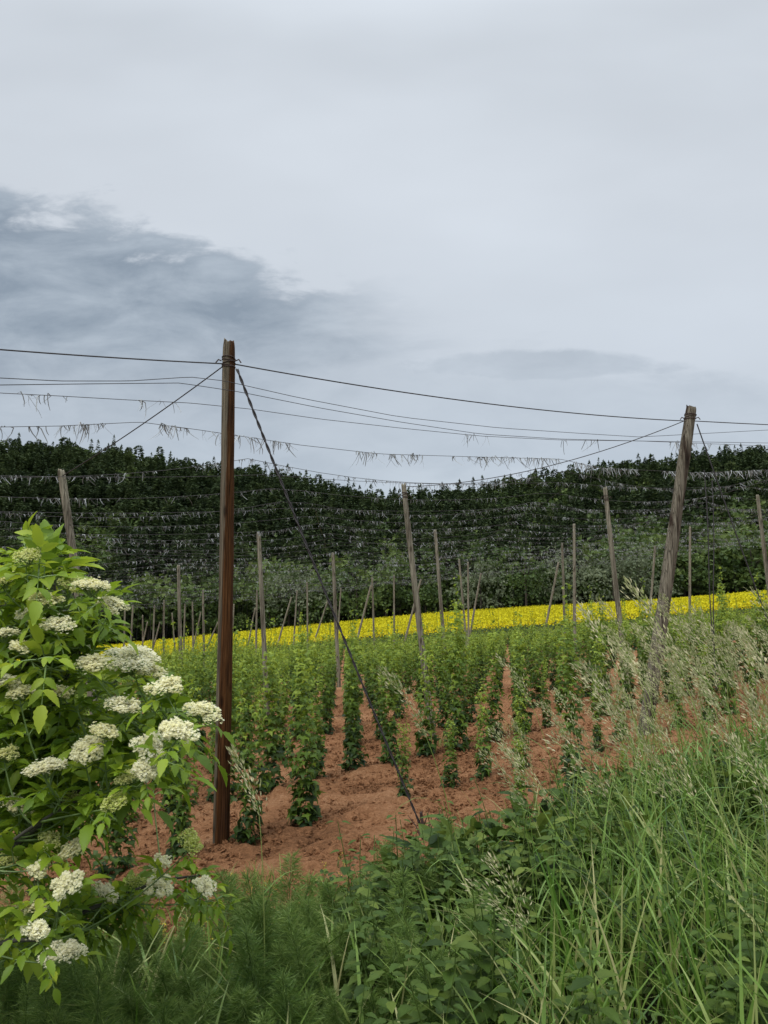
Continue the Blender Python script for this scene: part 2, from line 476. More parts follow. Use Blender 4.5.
# (top px, top py, second px, second py, distance or None, height used for distance, r base, r top, material, label)
POLES = [
    (229, 342, 221, 845, 12.3, .128, .104, 'pole_red', 'thick dark red-brown hop pole standing beside the white-flowering elder'),
    (691.5, 407, 649.5, 700, 17.6, .165, .125, 'pole_stain', 'stout grey-brown hop pole with a split top, leaning over the tall seeding grass'),
    (403.5, 484, 432, 735, 21, .115, .085, 'pole_grey', 'leaning grey hop pole in mid field with a sloping cable tied to its top'),
    (605, 488, 628, 690, 26, .115, .085, 'pole_grey', 'leaning grey hop pole just left of the stout split-topped pole'),
    (435, 530, 446, 665, None, .11, .08, 'pole_grey', 'slim grey pole right of the leaning pole at the middle of the field'),
    (61, 470, 86, 650, None, .12, .09, 'pole_grey', 'leaning grey pole rising behind the top of the elder bush'),
    (258.5, 533, 267, 712, None, .12, .09, 'pole_grey', 'tall pale pole just right of the thick red-brown pole'),
    (757.5, 495, 770, 600, None, .12, .09, 'pole_grey', 'leaning grey pole at the right edge of the hop field'),
    (178.5, 565, 181, 672, None, .12, .09, 'pole_grey', 'upright pale pole between the elder flowers and the thick red-brown pole'),
    (333, 553, 338, 665, None, .13, .10, 'pole_grey', 'upright grey pole crossed by the dark guy cable of the red-brown pole'),
    (574, 524, 575, 640, None, .10, .08, 'pole_grey', 'taller of two upright poles standing close together before the pale willows'),
    (562, 543, 565, 632, None, .10, .08, 'pole_grey', 'shorter of two upright poles standing close together before the pale willows'),
    (558.5, 562, 546, 625, None, .13, .11, 'pole_grey', 'slanting strut pole beside the two upright poles before the pale willows'),
    (459, 559, 466, 640, None, .10, .08, 'pole_grey', 'left pole of a cluster of three, tilted slightly left before the yellow field'),
    (468, 562, 468.5, 640, None, .10, .08, 'pole_grey', 'upright middle pole of a cluster of three before the yellow field'),
    (481, 573, 470.5, 632, None, .13, .11, 'pole_grey', 'slanting right pole of a cluster of three before the yellow field'),
    (690, 527, 690, 622, None, .10, .08, 'pole_grey', 'upright dark grey pole right of the stout split-topped pole'),
    (655, 546, 648, 640, None, .12, .10, 'pole_grey', 'pale pole half hidden just left of the stout split-topped pole'),
    (372, 577, 374, 640, None, .11, .09, 'pole_grey', 'upright pole right of the guy cable, with a slanting strut meeting its top'),
    (371, 585, 357, 640, None, .14, .12, 'pole_grey', 'slanting strut meeting the upright pole right of the guy cable'),
    (394, 575, 394, 638, None, .11, .09, 'pole_grey', 'upright distant pole standing left of the leaning pole at the middle of the field'),
    (421, 579, 409, 625, None, .14, .12, 'pole_grey', 'slanting strut half hidden behind the leaning pole at the middle of the field'),
    (291.5, 597, 279, 640, None, .13, .11, 'pole_grey', 'far slanting strut standing right of the tall pale pole'),
    (297, 590, 294, 640, None, .10, .08, 'pole_grey', 'thin far pole close behind a slanting strut right of the tall pale pole'),
    (307, 582, 307.5, 640, None, .10, .08, 'pole_grey', 'thin upright far pole left of the pole crossed by the guy cable'),
    (328, 600, 316, 636, None, .13, .11, 'pole_grey', 'pale far strut slanting behind the dark guy cable'),
    (341, 588, 338, 630, None, .10, .08, 'pole_grey', 'thin far pole just right of the pole crossed by the guy cable'),
    (203, 590, 204.5, 677, None, .11, .09, 'pole_grey', 'slim upright pole just left of the thick red-brown pole'),
    (257, 590, 256, 666, None, .11, .09, 'pole_grey', 'second thin pole close beside the tall pale pole'),
]
FARP = [(133, 605, 130.5, 644), (142.7, 615, 142.7, 642), (154.6, 605, 153, 645), (164, 600, 163.7, 655), (172, 613, 174.6, 643),
        (185, 604, 184, 637), (192.5, 602, 193, 644), (234, 604, 232, 640), (201, 612, 195, 639), (147.5, 622, 143.6, 640),
        (218, 622, 209.5, 642), (255, 608, 250, 635), (125, 608, 124, 640), (160, 622, 155, 641)]


def pole_ends(px, py, qx, qy, Yd=None):
    if Yd is None:
        x, y, z = ray(px, py); s = z / y; u = x / y
        den = s - 0.1 * u
        Yd = 3.8 / den
        Yd = min(Yd, 92)
    top = at(px, py, Yd)
    k = (qx - px) / (qy - py)
    # follow the pole's line down to the ground
    py2 = py
    for _ in range(900):
        py2 += 1.0
        b = at(px + k * (py2 - py), py2, Yd)
        if b[2] < gzs(b[0], Yd): break
    return top, b, Yd


TOPS = []
for i, (a, b, c, d, Yd, r0, r1, mt, lab) in enumerate(POLES):
    top, base, Yd = pole_ends(a, b, c, d, Yd)
    if i > 1: r0, r1 = r0 * .84, r1 * .84
    TOPS.append((top, base))
    o = pole_mesh(top, base, r0, r1, M[mt], seed=i, rough_top=.03 if i < 4 else .02)
    tag(o, lab, 'hop pole', 'wooden poles of the hop trellis')
    if i < 4:     # wire wound round the head
        mb = MB(); L = np.linalg.norm(top - base); ax = (top - base) / L
        hb = L - (0.33 if i != 1 else .28)
        th = np.linspace(0, 2 * math.pi * 5, 90)
        r = (r1 if i != 1 else .128) + .008
        P = ax[None] * (hb + .07 * np.sin(th * .37) + .003 * R.normal(size=90).cumsum()).reshape(-1, 1) + np.stack([np.cos(th) * r, np.sin(th) * r, 0 * th], -1)
        mb.tube(P, .007, 5)
        for s_ in (-1, 1):
            e = ax * hb + np.array([s_ * (r + .01), 0, 0])
            mb.tube([e, e + [s_ * .05, -.01, .02], e + [s_ * .09, -.02, -.04]], .012, 5)
        w = mb.link('wire_binding', M['rust'], o)
for i, (a, b, c, d) in enumerate(FARP):
    top, base, Yd = pole_ends(a, b, c, d)
    o = pole_mesh(top, base, .10, .08, M['pole_grey'], seed=50 + i, sides=8)
    tag(o, 'thin far hop pole among many between the elder and the red-brown pole', 'hop pole', 'distant poles at the left of the hop field')

# split head on the leaning pole: a torn splinter
top, base = TOPS[1]
ax = unit(top - base)
mb = MB(); e = (top - base) + np.array([-.10, -.02, -.05])
mb.tube([e - ax * .25, e, e + [-.02, 0, .10]], [.05, .035, .008], 6)
ro = [o for o in bpy.data.objects if o.name == 'hop_pole.001'][0]
mb.link('torn_splinter', M['pole_stain'], ro)

# ------------------------------------------------------------------ trellis wires
def sag_line(a, b, n=14, sag=.1):
    t = np.linspace(0, 1, n)[:, None]
    P = np.asarray(a)[None] * (1 - t) + np.asarray(b)[None] * t
    P[:, 2] -= (sag * 4 * t * (1 - t))[:, 0]
    return P


T1, B1 = TOPS[0]; T2, B2 = TOPS[1]
h1 = at(229, 364, 12.3); h2 = at(690, 421, 17.6)
left_out = at(-260, 326, 8.8); right_out = at(1000, 431, 21.5)
for nm, P, lab in [
    ('edge_cable', np.concatenate([sag_line(left_out, h1, 12, .05)]), 'dark top cable running from the thick red-brown pole out past the elder'),
    ('edge_cable', sag_line(h1 + [.08, 0, 0], h2 - [.1, 0, 0], 24, .16), 'dark top cable slung between the thick red-brown pole and the stout split-topped pole'),
    ('edge_cable', sag_line(h2 + [.1, 0, 0], right_out, 10, .05), 'dark top cable running right from the stout split-topped pole'),
]:
    mb = MB(); mb.tube(P, .011, 6); tag(mb.link(nm, M['wire']), lab, 'cable')
# brace cables from edge poles to inner poles
for a, b, sg, lab in [
    (at(222, 367, 12.2), TOPS[5][0] - [0, 0, .15], .06, 'straight bare cable from the thick red-brown pole down to the pole behind the elder'),
    (at(684, 421, 17.5), TOPS[2][0] - [0, 0, .08], .35, 'sloping cable from the stout split-topped pole to the leaning pole mid-field'),
]:
    mb = MB(); P = sag_line(a, b, 24, sg); mb.tube(P, .010, 6); o = tag(mb.link('brace_cable', M['wire']), lab, 'cable')
    if sg > .1:
        mb = MB(); n = 34; t = .42 + .55 * R.random(n); p = np.stack([np.interp(t, np.linspace(0, 1, 24), P[:, k]) for k in range(3)], -1)
        mb.cloud(*DIAM, p, R.normal(size=(n, 3)) * .5 + [0, 0, -1], rnd_dirs(n), np.stack([np.full(n, .02), .08 + .12 * R.random(n), np.full(n, .03)], -1), R.random(n) * .5)
        mb.link('twine_scraps', M['twine'], o)['kind'] = 'stuff'
# the thick guy of the left pole
ga = at(237, 369, 12.25); gb = at(425, 838, 11.75); gb[2] = gzs(gb[0], gb[1]) + .02
mb = MB(); P = sag_line(ga, gb, 30, .06)
tw = np.linspace(0, 60, 200); t = np.linspace(0, 1, 200)
PP = np.stack([np.interp(t, np.linspace(0, 1, 30), P[:, k]) for k in range(3)], -1)
rr = .014 - .004 * t
for ph in (0, math.pi):
    Q_ = PP + np.stack([np.cos(tw * 2 + ph) * rr, np.sin(tw * 2 + ph) * rr, 0 * tw], -1)
    mb.tube(Q_, rr, 5)
gy_ = tag(mb.link('guy_cable', M['wire'], smooth=True), 'thick twisted dark guy cable slanting from the red-brown pole to the soil', 'cable')
mb = MB()
for k in range(12):
    d = np.array([R.normal() * .5, R.normal() * .3, .5 + R.random()]); d /= np.linalg.norm(d)
    q = gb + [R.normal() * .03, 0, 0]
    mb.tube([q - [0, 0, .1], q + d * .15, q + d * (.25 + .2 * R.random()) + [R.normal() * .06, 0, -.04]], [.012, .008, .003], 5)
mb.tube([gb + [0.02, 0, -.2], gb + [-.06, 0, .34]], .022, 8)
mb.link('frayed_anchor', M['rust'], gy_)
# guy of the right pole
ga = at(697, 424, 17.5); gb = at(806, 700, 17.0); gb[2] = gzs(gb[0], gb[1])
mb = MB(); mb.tube(sag_line(ga, gb, 20, .1), .014, 6); tag(mb.link('guy_cable', M['wire']), 'dark guy cable slanting down to the right from the stout split-topped pole', 'cable')
for (a, b, c, d) in [(704, 470, 714.5, 668), (712, 480, 715.5, 690)]:
    p, q = at(a, b, 16.6), at(c, d, 16.4)
    mb = MB(); P = sag_line(p, q, 16, 0); P[:, 0] += .02 * np.sin(np.linspace(0, 7, 16)); mb.tube(P, .012, 5)
    tag(mb.link('loose_cable', M['wire']), 'slack dark cable hanging down beside the stout split-topped pole', 'cable', 'pair of slack cables by the stout pole')

H_T = 7.0


def trellis_z(x, y): return field_z(x, y) + H_T


def twines(mb, P, dens, size, wid, clump=1.0):
    """bunches of cut strings knotted round a wire"""
    d = np.linalg.norm(np.diff(P, axis=0), axis=1); s = np.concatenate([[0], d.cumsum()])
    n = int(s[-1] * dens)
    u = R.random(n) * s[-1]
    keep = vnoise(u / 1.1, np.full(n, clump * 7.3), 9) > (.30 if clump < 50 else .60)
    u = u[keep]
    u = np.repeat(u, R.integers(1, 4, size=len(u))); n = len(u)
    u = u + R.normal(size=n) * .025
    p = np.stack([np.interp(u, s, P[:, k]) for k in range(3)], -1)
    L = size * (.25 + R.random(n) ** 1.5 * 1.0)
    side = R.normal(size=(n, 3)) * [.6, .6, .3]; s2 = R.normal(size=(n, 3)) * [.45, .45, .15]
    segs = [p]
    for f, o1, o2, dz in ((.25, .30, 0, .02), (.55, .42, .3, .35), (.8, .45, .75, .7), (1.0, .36, 1.1, .95)):
        segs.append(p + np.stack([L * (side[:, 0] * o1 + s2[:, 0] * o2), L * (side[:, 1] * o1 + s2[:, 1] * o2), L * (-dz + side[:, 2] * o1)], -1))
    S = np.stack(segs, 1)
    w = np.array([1, 1, .9, .8, .4]) * wid
    ang = R.random(n) * math.pi
    W = np.stack([np.cos(ang), np.sin(ang) * .6, 0.5 * np.sin(ang * 2)], -1)[:, None] * w[None, :, None]
    V = np.stack([S - W, S + W], 2).reshape(n, 10, 3)
    q = np.array([[2 * i, 2 * i + 1, 2 * i + 3, 2 * i + 2] for i in range(4)])
    Q = (q[None] + (np.arange(n) * 10)[:, None, None]).reshape(-1, 4)
    mb.add(V, None, Q, np.repeat(np.clip(.25 + .6 * R.random(n), 0, 1), 10))


WG = 'wires of the hop trellis'
k = 0
y0 = 14.75
while y0 < 90:
    # walk along the row inside the view
    xs = np.arange(-75, 75, 0.75)
    ys = y0 + ROWK * xs
    m_ = (ys > 7) & (np.abs(xs) < .54 * ys + 4) & (ys < 92 - .12 * xs - .35 * np.maximum(0, xs))
    if m_.sum() > 6:
        x, y = xs[m_], ys[m_]
        ph = ((x + 3.1 + LANE * (y - 13.7)) / 8.1) % 1.0
        sag = (.15 + .35 * (k % 3) / 2) * (4 * ph * (1 - ph)) + .10 * (vnoise(x / 6, np.full(len(x), y0), 5) - .5)
        z = trellis_z(x, y) - sag
        if k < 2:
            pts = [[(-60, 388), (0, 393), (60, 396), (130, 400), (190, 403), (250, 409), (320, 419), (400, 428), (480, 436), (560, 440), (640, 441), (768, 446), (830, 447)],
                   [(-60, 428), (0, 427), (60, 426), (140, 422), (200, 430), (300, 445), (380, 454), (480, 457), (560, 459), (600, 468), (700, 473), (768, 470), (830, 468)]][k]
            P = np.array([at(a_, b_, y0 / (1 - ROWK * (a_ - 384) / F)) for a_, b_ in pts])
            t_ = np.linspace(0, 1, len(P)); t2 = np.linspace(0, 1, 80)
            P = np.stack([np.interp(t2, t_, P[:, j]) for j in range(3)], -1)
        else:
            P = np.stack([x, y, z], -1)
        mb = MB(); mb.tube(P, .0055, 4, cap=False)
        lab = {0: 'nearest row wire, hung with only a few tufts of old twine', 1: 'row wire thickly hung with dark twine tufts against the sky'}.get(
            k, 'trellis wire hung with pale old twine in front of the wooded hill')
        o = tag(mb.link('trellis_wire', M['wire']), lab, 'wire', WG)
        mb = MB()
        if k == 0: twines(mb, P, 5, .28, .0085, 99)
        elif k == 1: twines(mb, P, 17, .26, .0095, 1)
        elif y0 < 30: twines(mb, P, 10, .15, .0075, k * .37)
        else: twines(mb, P, (7.0 if y0 < 50 else 3.6) * (.5 + .9 * R.random()), .15, .011, k * .37)
        mb.link('twine_scraps', M['twine'], o)['kind'] = 'stuff'
    k += 1
    y0 += 1.8
for lab, pts in [('bare thin wire dipping between the top cable and the twine-hung wires, upper of two', [(-60, 376), (0, 378), (60, 381), (130, 381), (190, 377), (225, 381), (300, 398), (400, 417), (500, 428), (590, 434), (640, 437), (768, 430), (830, 428)]),
                 ('bare thin wire dipping between the top cable and the twine-hung wires, lower of two', [(-60, 386), (0, 385), (80, 384), (180, 383), (240, 392), (320, 408), (400, 422), (480, 434), (560, 439), (640, 441), (768, 443), (830, 444)])]:
    P = []
    for px, py in pts:
        x, y, z = ray(px, py); Yd = 14.0 + (px - 384) * .0125; P.append(at(px, py, Yd))
    P = np.array(P); t = np.linspace(0, 1, len(P)); tt = np.linspace(0, 1, 60)
    P = np.stack([np.interp(tt, t, P[:, j]) for j in range(3)], -1)
    mb = MB(); mb.tube(P, .0058, 5); tag(mb.link('trellis_wire', M['wire']), lab, 'wire', WG)
for j, xo in enumerate((-26, -17.9, -9.8, -1.7, 6.4, 14.5, 22.6, 30.7)):
    ys = np.arange(24, 88, 1.2); xs = xo + LANE * (ys - 13.7)
    m_ = np.abs(xs) < .54 * ys + 3
    if m_.sum() < 5: continue
    x, y = xs[m_], ys[m_]; ph = (y / 10.8) % 1
    P = np.stack([x, y, trellis_z(x, y) + .03 - .2 * 4 * ph * (1 - ph)], -1)
    mb = MB(); mb.tube(P, .008, 4, cap=False)
    tag(mb.link('cross_wire', M['wire']), 'bare cross wire running away over the hop rows from pole to pole', 'wire', 'cross wires of the hop trellis')

# ------------------------------------------------------------------ hop plants
def hop_leaves(h, n, tmpl, lsize, wid=1.0):
    """leaf positions of one plant: two bines in a narrow V"""
    mb = MB()
    t = R.random(n) ** 1.05
    b = np.where(R.random(n) < .5, -1, 1)
    z = t * h
    ang = R.random(n) * 2 * math.pi
    rad = wid * (.025 + .115 * (1 - t) ** .3 * np.sqrt(R.random(n)) + .03 * R.random(n)) * (0.6 + .9 * vnoise(z * 3.1, b * 2.2 + R.random() * 50, 7))
    x = b * (.03 + .08 * t) + np.cos(ang) * rad; y = b * .06 * t + np.sin(ang) * rad
    d = np.stack([np.cos(ang) * .75, np.sin(ang) * .75, -.75 + .45 * R.normal(size=n)], -1)
    nn = np.stack([np.cos(ang) * .9, np.sin(ang) * .9, np.full(n, .8)], -1) + R.normal(size=(n, 3)) * .35
    s = lsize * (.6 + .6 * R.random(n)) * (1.1 - .6 * t)
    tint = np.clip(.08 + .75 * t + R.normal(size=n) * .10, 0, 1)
    mb.cloud(*tmpl, np.stack([x, y, z + .03], -1), d, nn, s, tint)
    return mb


hop_protos = []
for v in range(7):
    h = [2.15, 2.5, 1.9, 2.35, 1.7, 2.65, 2.1][v]
    root = empty('hop_plant')
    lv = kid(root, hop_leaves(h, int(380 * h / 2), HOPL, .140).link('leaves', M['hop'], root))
    mb = MB(); tt = np.linspace(0, 1, 26)
    for s_ in (-1, 1):
        P = np.stack([s_ * (.03 + .08 * tt) + .02 * np.cos(tt * 40), s_ * .06 * tt + .02 * np.sin(tt * 40), tt * (h + .5)], -1)
        mb.tube(P, .006 - .003 * tt, 4)
        n = 12; zt = h * .9 + .75 * R.random(n); f = zt / h
        mb.cloud(*DIAM, np.stack([s_ * (.03 + .08 * f), s_ * .06 * f, zt], -1), R.normal(size=(n, 3)) + [0, 0, .3], R.normal(size=(n, 3)) + [0, 0, 1], .055, .8)
    st = kid(root, mb.link('bine', M['hop'], root))
    mb = MB()
    for s_ in (-1, 1): mb.tube([[s_ * .03, 0, 0], [s_ * .30, s_ * .2, 6.8]], .0013, 3, cap=False)
    kid(root, mb.link('climbing_string', M['wire'], root))
    hop_protos.append(root)

sites = []
for kk in range(-1, 24):
    for i in range(-90, 95):
        # rows along (1, ROWK); plants line up in lanes along LANE
        yb = ROW0 + ROWD * kk
        x = .84 * i + .35
        y = yb + ROWK * x
        x2 = x + LANE * (y - 13.7)
        y = yb + ROWK * x2
        if kk == -1 and not (.6 < x2 < 9): continue
        if y < 8 or y > 84 - .12 * x2 - .5 * max(0, x2) or abs(x2) > .53 * y + 1.5: continue
        if y < np.minimum(3.3 + 1.0 * max(0, x2 + .3), 9) + 2.9: continue
        if R.random() < (.80 if kk == -1 else .22 if kk == 0 else .05): continue
        sites.append((x2 + R.normal() * .06, y + R.normal() * .07))
sites.sort(key=lambda p: p[1])
HG = 'hop plants in rows on the red soil'
used = set()
for j, (x, y) in enumerate(sites[:300][::-1]):
    v = int(R.integers(0, 7)); pr = hop_protos[v]
    o = pr if v not in used else copy_tree(pr)
    used.add(v)
    o.location = (x, y, gzs(x, y) - .02)
    o.rotation_euler = (0, 0, math.atan(ROWK) + R.normal() * .25 + (math.pi if R.random() < .5 else 0))
    s = 1.02 + .28 * R.random()
    s *= 1 - .45 * float(sstep(23, 46, y))
    if R.random() < .10: s *= .6
    if y < ROW0 + ROWK * x + .6: s *= (.35 + .3 * R.random()) if R.random() < .5 else (.75 + .2 * R.random())      # the front row is thin and short
    o.scale = (s * (.85 + .4 * R.random()), s, s)
    for c in (KIDS[pr.name] if o is pr else o.children):
        if c.name.startswith('climbing_string'):
            c.scale = (1, 1, 1 / s)
            if y < ROW0 + 9 + ROWK * x and o is not pr: bpy.data.objects.remove(c)
    tag(o, 'leafy green hop plant climbing its string out of the red soil', 'hop plant', HG)
for v, pr in enumerate(hop_protos):
    if v not in used: pr.location = (0, 30, gzs(0, 30)); tag(pr, 'leafy green hop plant climbing its string out of the red soil', 'hop plant', HG)
rest = sites[300:]
mb = MB()
far_t = []
for v in range(6):
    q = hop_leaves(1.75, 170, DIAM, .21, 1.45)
    n = 10
    q.cloud(*DIAM, np.stack([R.normal(size=n) * .1, R.normal(size=n) * .06, 1.7 + .6 * R.random(n)], -1), R.normal(size=(n, 3)) * .4 + [0, 0, 1], rnd_dirs(n), np.stack([np.full(n, .06), np.full(n, .16), np.full(n, .1)], -1), .75)
    far_t.append(q.arrays())
for x, y in rest:
    V, T, Q, A = far_t[int(R.integers(0, 6))]
    a = R.random() * 6.28; s = (.85 + .4 * R.random()) * (1 - .50 * float(sstep(28, 56, y)) * (-.2 + 1.2 * float(sstep(-22, 8, x))))
    c_, s_ = math.cos(a), math.sin(a)
    W = np.stack([V[:, 0] * c_ - V[:, 1] * s_, V[:, 0] * s_ + V[:, 1] * c_, V[:, 2] * s], -1) + [x, y, gzs(x, y)]
    mb.add(W, T, None, np.clip(A + R.normal() * .08, 0, 1))
tag(mb.link('hop_crop', M['hop']), 'green mass of hop plants in the far rows below the yellow field', 'hop crop', kind='stuff')
print('hops', len(sites))

# ------------------------------------------------------------------ rape field
n = 190000
y = 56 + 104 * R.random(n) ** .8; x = (R.random(n) - .5) * (1.14 * y + 10)
k = (y > 86 - .12 * x - .5 * np.maximum(0, x))
x, y = x[k], y[k]; n = len(x)
hh = 1.15 + .18 * vnoise(x / 3, y / 3, 12) + .12 * R.normal(size=n)
low = R.random(n) < .16
z = gz(x, y, False) + np.where(low, hh * (.2 + .6 * R.random(n)), hh)
mb = MB()
s = .13 + .13 * R.random(n)
tint = np.where(low, .05 + .15 * R.random(n), .62 + .38 * R.random(n))
mb.cloud(*DIAM, np.stack([x, y, z], -1), R.normal(size=(n, 3)) * [1, 1, .6] + [0, 0, .3], R.normal(size=(n, 3)) + [0, -.3, .8], s, tint)
tag(mb.link('rapeseed_crop', M['rape']), 'bright yellow flowering rapeseed covering the rise below the wooded hill', 'rapeseed crop', kind='stuff')

# ------------------------------------------------------------------ trees
def conifer(h, nb, spread, pine=False):
    mb = MB()
    t = R.random(nb) ** .8
    zb = h * (.12 + .88 * t) if not pine else h * (.35 + .65 * t)
    prof = (1 - t) ** .75 if not pine else np.sqrt(np.clip(1 - (2 * t - .85) ** 2 * .75, .05, 1)) * .95
    irr = .65 + .55 * vnoise(t * 9, np.full(nb, R.random() * 90), 4) + .15 * R.normal(size=nb)
    L = spread * prof * irr + .25
    ang = R.random(nb) * 6.283
    d = np.stack([np.cos(ang), np.sin(ang), -.25 + .35 * t + .15 * R.normal(size=nb)], -1)
    off = (.0 if not pine else .3)
    p = np.stack([np.cos(ang) * L * off, np.sin(ang) * L * off, zb], -1)
    mb.cloud(*DIAM, p, d, R.normal(size=(nb, 3)) * .45 + [0, 0, 1], np.stack([L * .34 + .22, L * (1 - off) + .25, L], -1), .45 + .1 * R.normal(size=nb))
    mb.cloud(*DIAM, [[0, 0, h * .93]] * 3, [[0, 0, 1]] * 3, [[1, 0, 0], [0, 1, 0], [.7, .7, 0]], np.array([[.5, h * .1, .1]] * 3), .5)
    return mb


def broad(h, w, nl, nc, csz, zlow=.12, droop=0.0):
    mb = MB()
    c = rnd_dirs(nl) * (R.random((nl, 1)) ** .45) * [w * .5, w * .5, h * .42] + [0, 0, h * .48]
    c[:, 2] = np.maximum(c[:, 2], h * zlow + .1 * h)
    r = w * (.16 + .14 * R.random(nl))
    li = np.repeat(np.arange(nl), nc)
    d = rnd_dirs(nl * nc); d[:, 2] = np.abs(d[:, 2]) * .9 + d[:, 2] * .25
    p = c[li] + d * (r[li] * (.65 + .4 * R.random(nl * nc)))[:, None] * [1, 1, .85]
    ti = np.repeat(.5 + .16 * R.normal(size=nl), nc)
    ld = R.normal(size=(nl * nc, 3)) + d * .6 - [0, 0, droop]
    mb.cloud(*DIAM, p, ld, d + R.normal(size=(nl * nc, 3)) * .4, np.stack([np.full(nl * nc, csz * (.6 if droop else .9)), csz * (.8 + .6 * R.random(nl * nc)), np.full(nl * nc, csz)], -1), np.clip(ti, 0, 1))
    return mb


def trunk(h, r):
    mb = MB()
    mb.tube([[0, 0, -1], [.05, 0, h * .3], [-.1, .1, h * .6], [.05, 0, h * .9]], [r * 1.2, r, r * .6, r * .15], 7)
    for k in range(6):
        a = R.random() * 6.28; z = h * (.3 + .4 * R.random()); q = np.array([math.cos(a), math.sin(a), .7])
        mb.tube([[0, 0, z], q * h * .12 + [0, 0, z], q * h * .24 + [0, 0, z]], [r * .4, r * .25, r * .08], 5)
    return mb


con_t = [conifer(19, 190, 2.1) for _ in range(2)] + [conifer(15 + 3 * q / 3, 190, 2.7, True) for q in range(4)]
con_a = [c.arrays() for c in con_t]
bro_a = [broad(13, 8.5, 16, 17, 1.05).arrays() for _ in range(3)]
mbc = MB(); mbb = MB(); sky_sites = []
y = 166.0
while y < 352:
    x = -.56 * y - 12 + R.random() * 4
    while x < .56 * y + 12:
        xx = x + R.normal() * 1.0; yy = y + R.normal() * 1.3
        tt = (yy - 160) / 178
        if .93 < tt < 1.02 and R.random() < .42:
            sky_sites.append((xx, yy)); x += 4.2; continue
        mixn = vnoise(xx / 22, yy / 30, 21) * .7 + .3 * vnoise(xx / 8, yy / 8, 22)
        pb = .75 - 1.05 * min(1, tt * 1.15) + (mixn - .5) * 1.3 + (.18 if xx > 40 else 0)
        z = gzs(xx, yy); a = R.random() * 6.28; c_, s_ = math.cos(a), math.sin(a)
        if R.random() < pb:
            V, T, Q, A = bro_a[int(R.integers(0, 3))]; s = .75 + .45 * R.random(); dst = mbb
            tn = R.normal() * .13 + (mixn - .5) * .5
        else:
            V, T, Q, A = con_a[int(R.integers(0, 6))]; s = (.68 + .42 * R.random()); dst = mbc
            tn = R.normal() * .14 + (mixn - .5) * .4
        W = np.stack([V[:, 0] * c_ - V[:, 1] * s_, V[:, 0] * s_ + V[:, 1] * c_, V[:, 2]], -1) * [s * 1.1, s * 1.1, s] + [xx, yy, z]
        dst.add(W, T, None, np.clip(A + tn, 0, 1))
        x += 4.2 + R.random() * 1.2
    y += 4.3
tag(mbc.link('conifer_wood', M['conifer']), 'dark mass of conifers covering the hillside behind the field', 'wood', kind='stuff')
tag(mbb.link('broadleaf_wood', M['broad']), 'mid-green leafy trees mixed through the dark wood on the hillside', 'wood', kind='stuff')
# individual trees standing against the sky
protos = [c.link('conifer_tree', M['conifer']) for c in con_t] + [broad(12, 7.5, 24, 14, 1.0).link('broadleaf_tree', M['broad']) for _ in range(3)]
random.shuffle(sky_sites)
for i, (x, y) in enumerate(sky_sites[:150]):
    q = i if i < 9 else [0, 1, 2, 3, 4, 5, 4, 5, 6, 7, 8, 6][int(R.integers(0, 12))]
    o = protos[q] if i < 9 else protos[q].copy()
    if i >= 9: C.objects.link(o)
    s = .42 + .50 * R.random()
    o.location = (x, y, gzs(x, y) + (3.5 if q > 5 else 3.0)); s = s if q < 6 else s * 1.15
    o.scale = (s * 1.05, s * 1.05, s * (.95 + .2 * R.random())); o.rotation_euler = (0, 0, R.random() * 6.28)
    if q < 6: tag(o, 'dark conifer standing on the crest of the wooded hill against the sky', 'conifer', 'conifers along the crest of the hill')
    else: tag(o, 'rounded leafy tree among the conifers on the crest of the wooded hill', 'tree', 'leafy trees along the crest of the hill')
print('sky trees', len(sky_sites))

# trees along the foot of the wood
def tree(name, crown_mb, cm, h, r, loc, label, group, s=1.0):
    root = empty(name, loc); root.scale = (s, s, s)
    kid(root, crown_mb.link('crown', cm, root)); kid(root, trunk(h, r).link('trunk', M['trunk'], root))
    tag(root, label, 'tree', group)
    return root


FT = [  # px, py of crown middle foot, Y, kind, label
    (575, 156.5, 'w', 14, 15, 'pale grey-green willow rising behind the two upright poles close together'),
    (612, 158, 'w', 16, 16, 'tallest pale grey-green willow, behind the leaning pole beside the stout pole'),
    (640, 157, 'w', 12, 12, 'pale grey-green willow just left of the stout split-topped pole'),
    (480, 158, 'w', 12, 11, 'dull pale tree behind the cluster of three poles'),
    (300, 159, 'w', 15, 16, 'broad hazy grey-green tree behind the slanting guy cable'),
    (525, 156, 'g', 12, 12, 'rounded mid-green tree left of the pale willows at the yellow field'),
    (357, 161, 'g', 12, 13, 'bushy green tree behind the upright pole right of the guy cable'),
    (320, 160, 'g', 10.5, 10, 'bushy green tree left of the pole crossed by the guy cable'),
    (425, 160, 'g', 7, 9, 'low bright green bush at the yellow field behind the slim grey pole'),
]
for px, Yd, kd, h, w, lab in FT:
    x = (px - 384) / F * Yd
    nl = 26 if kd == 'w' else 24
    cm = broad(h, w, nl, 36, .62 if kd == 'g' else .75, .02, .8 if kd == 'w' else 0)
    tree('willow_tree' if kd == 'w' else 'bushy_tree', cm, M['willow' if kd == 'w' else 'broad'], h, .22, (x, Yd, gzs(x, Yd) - .3), lab, 'trees along the foot of the wood')
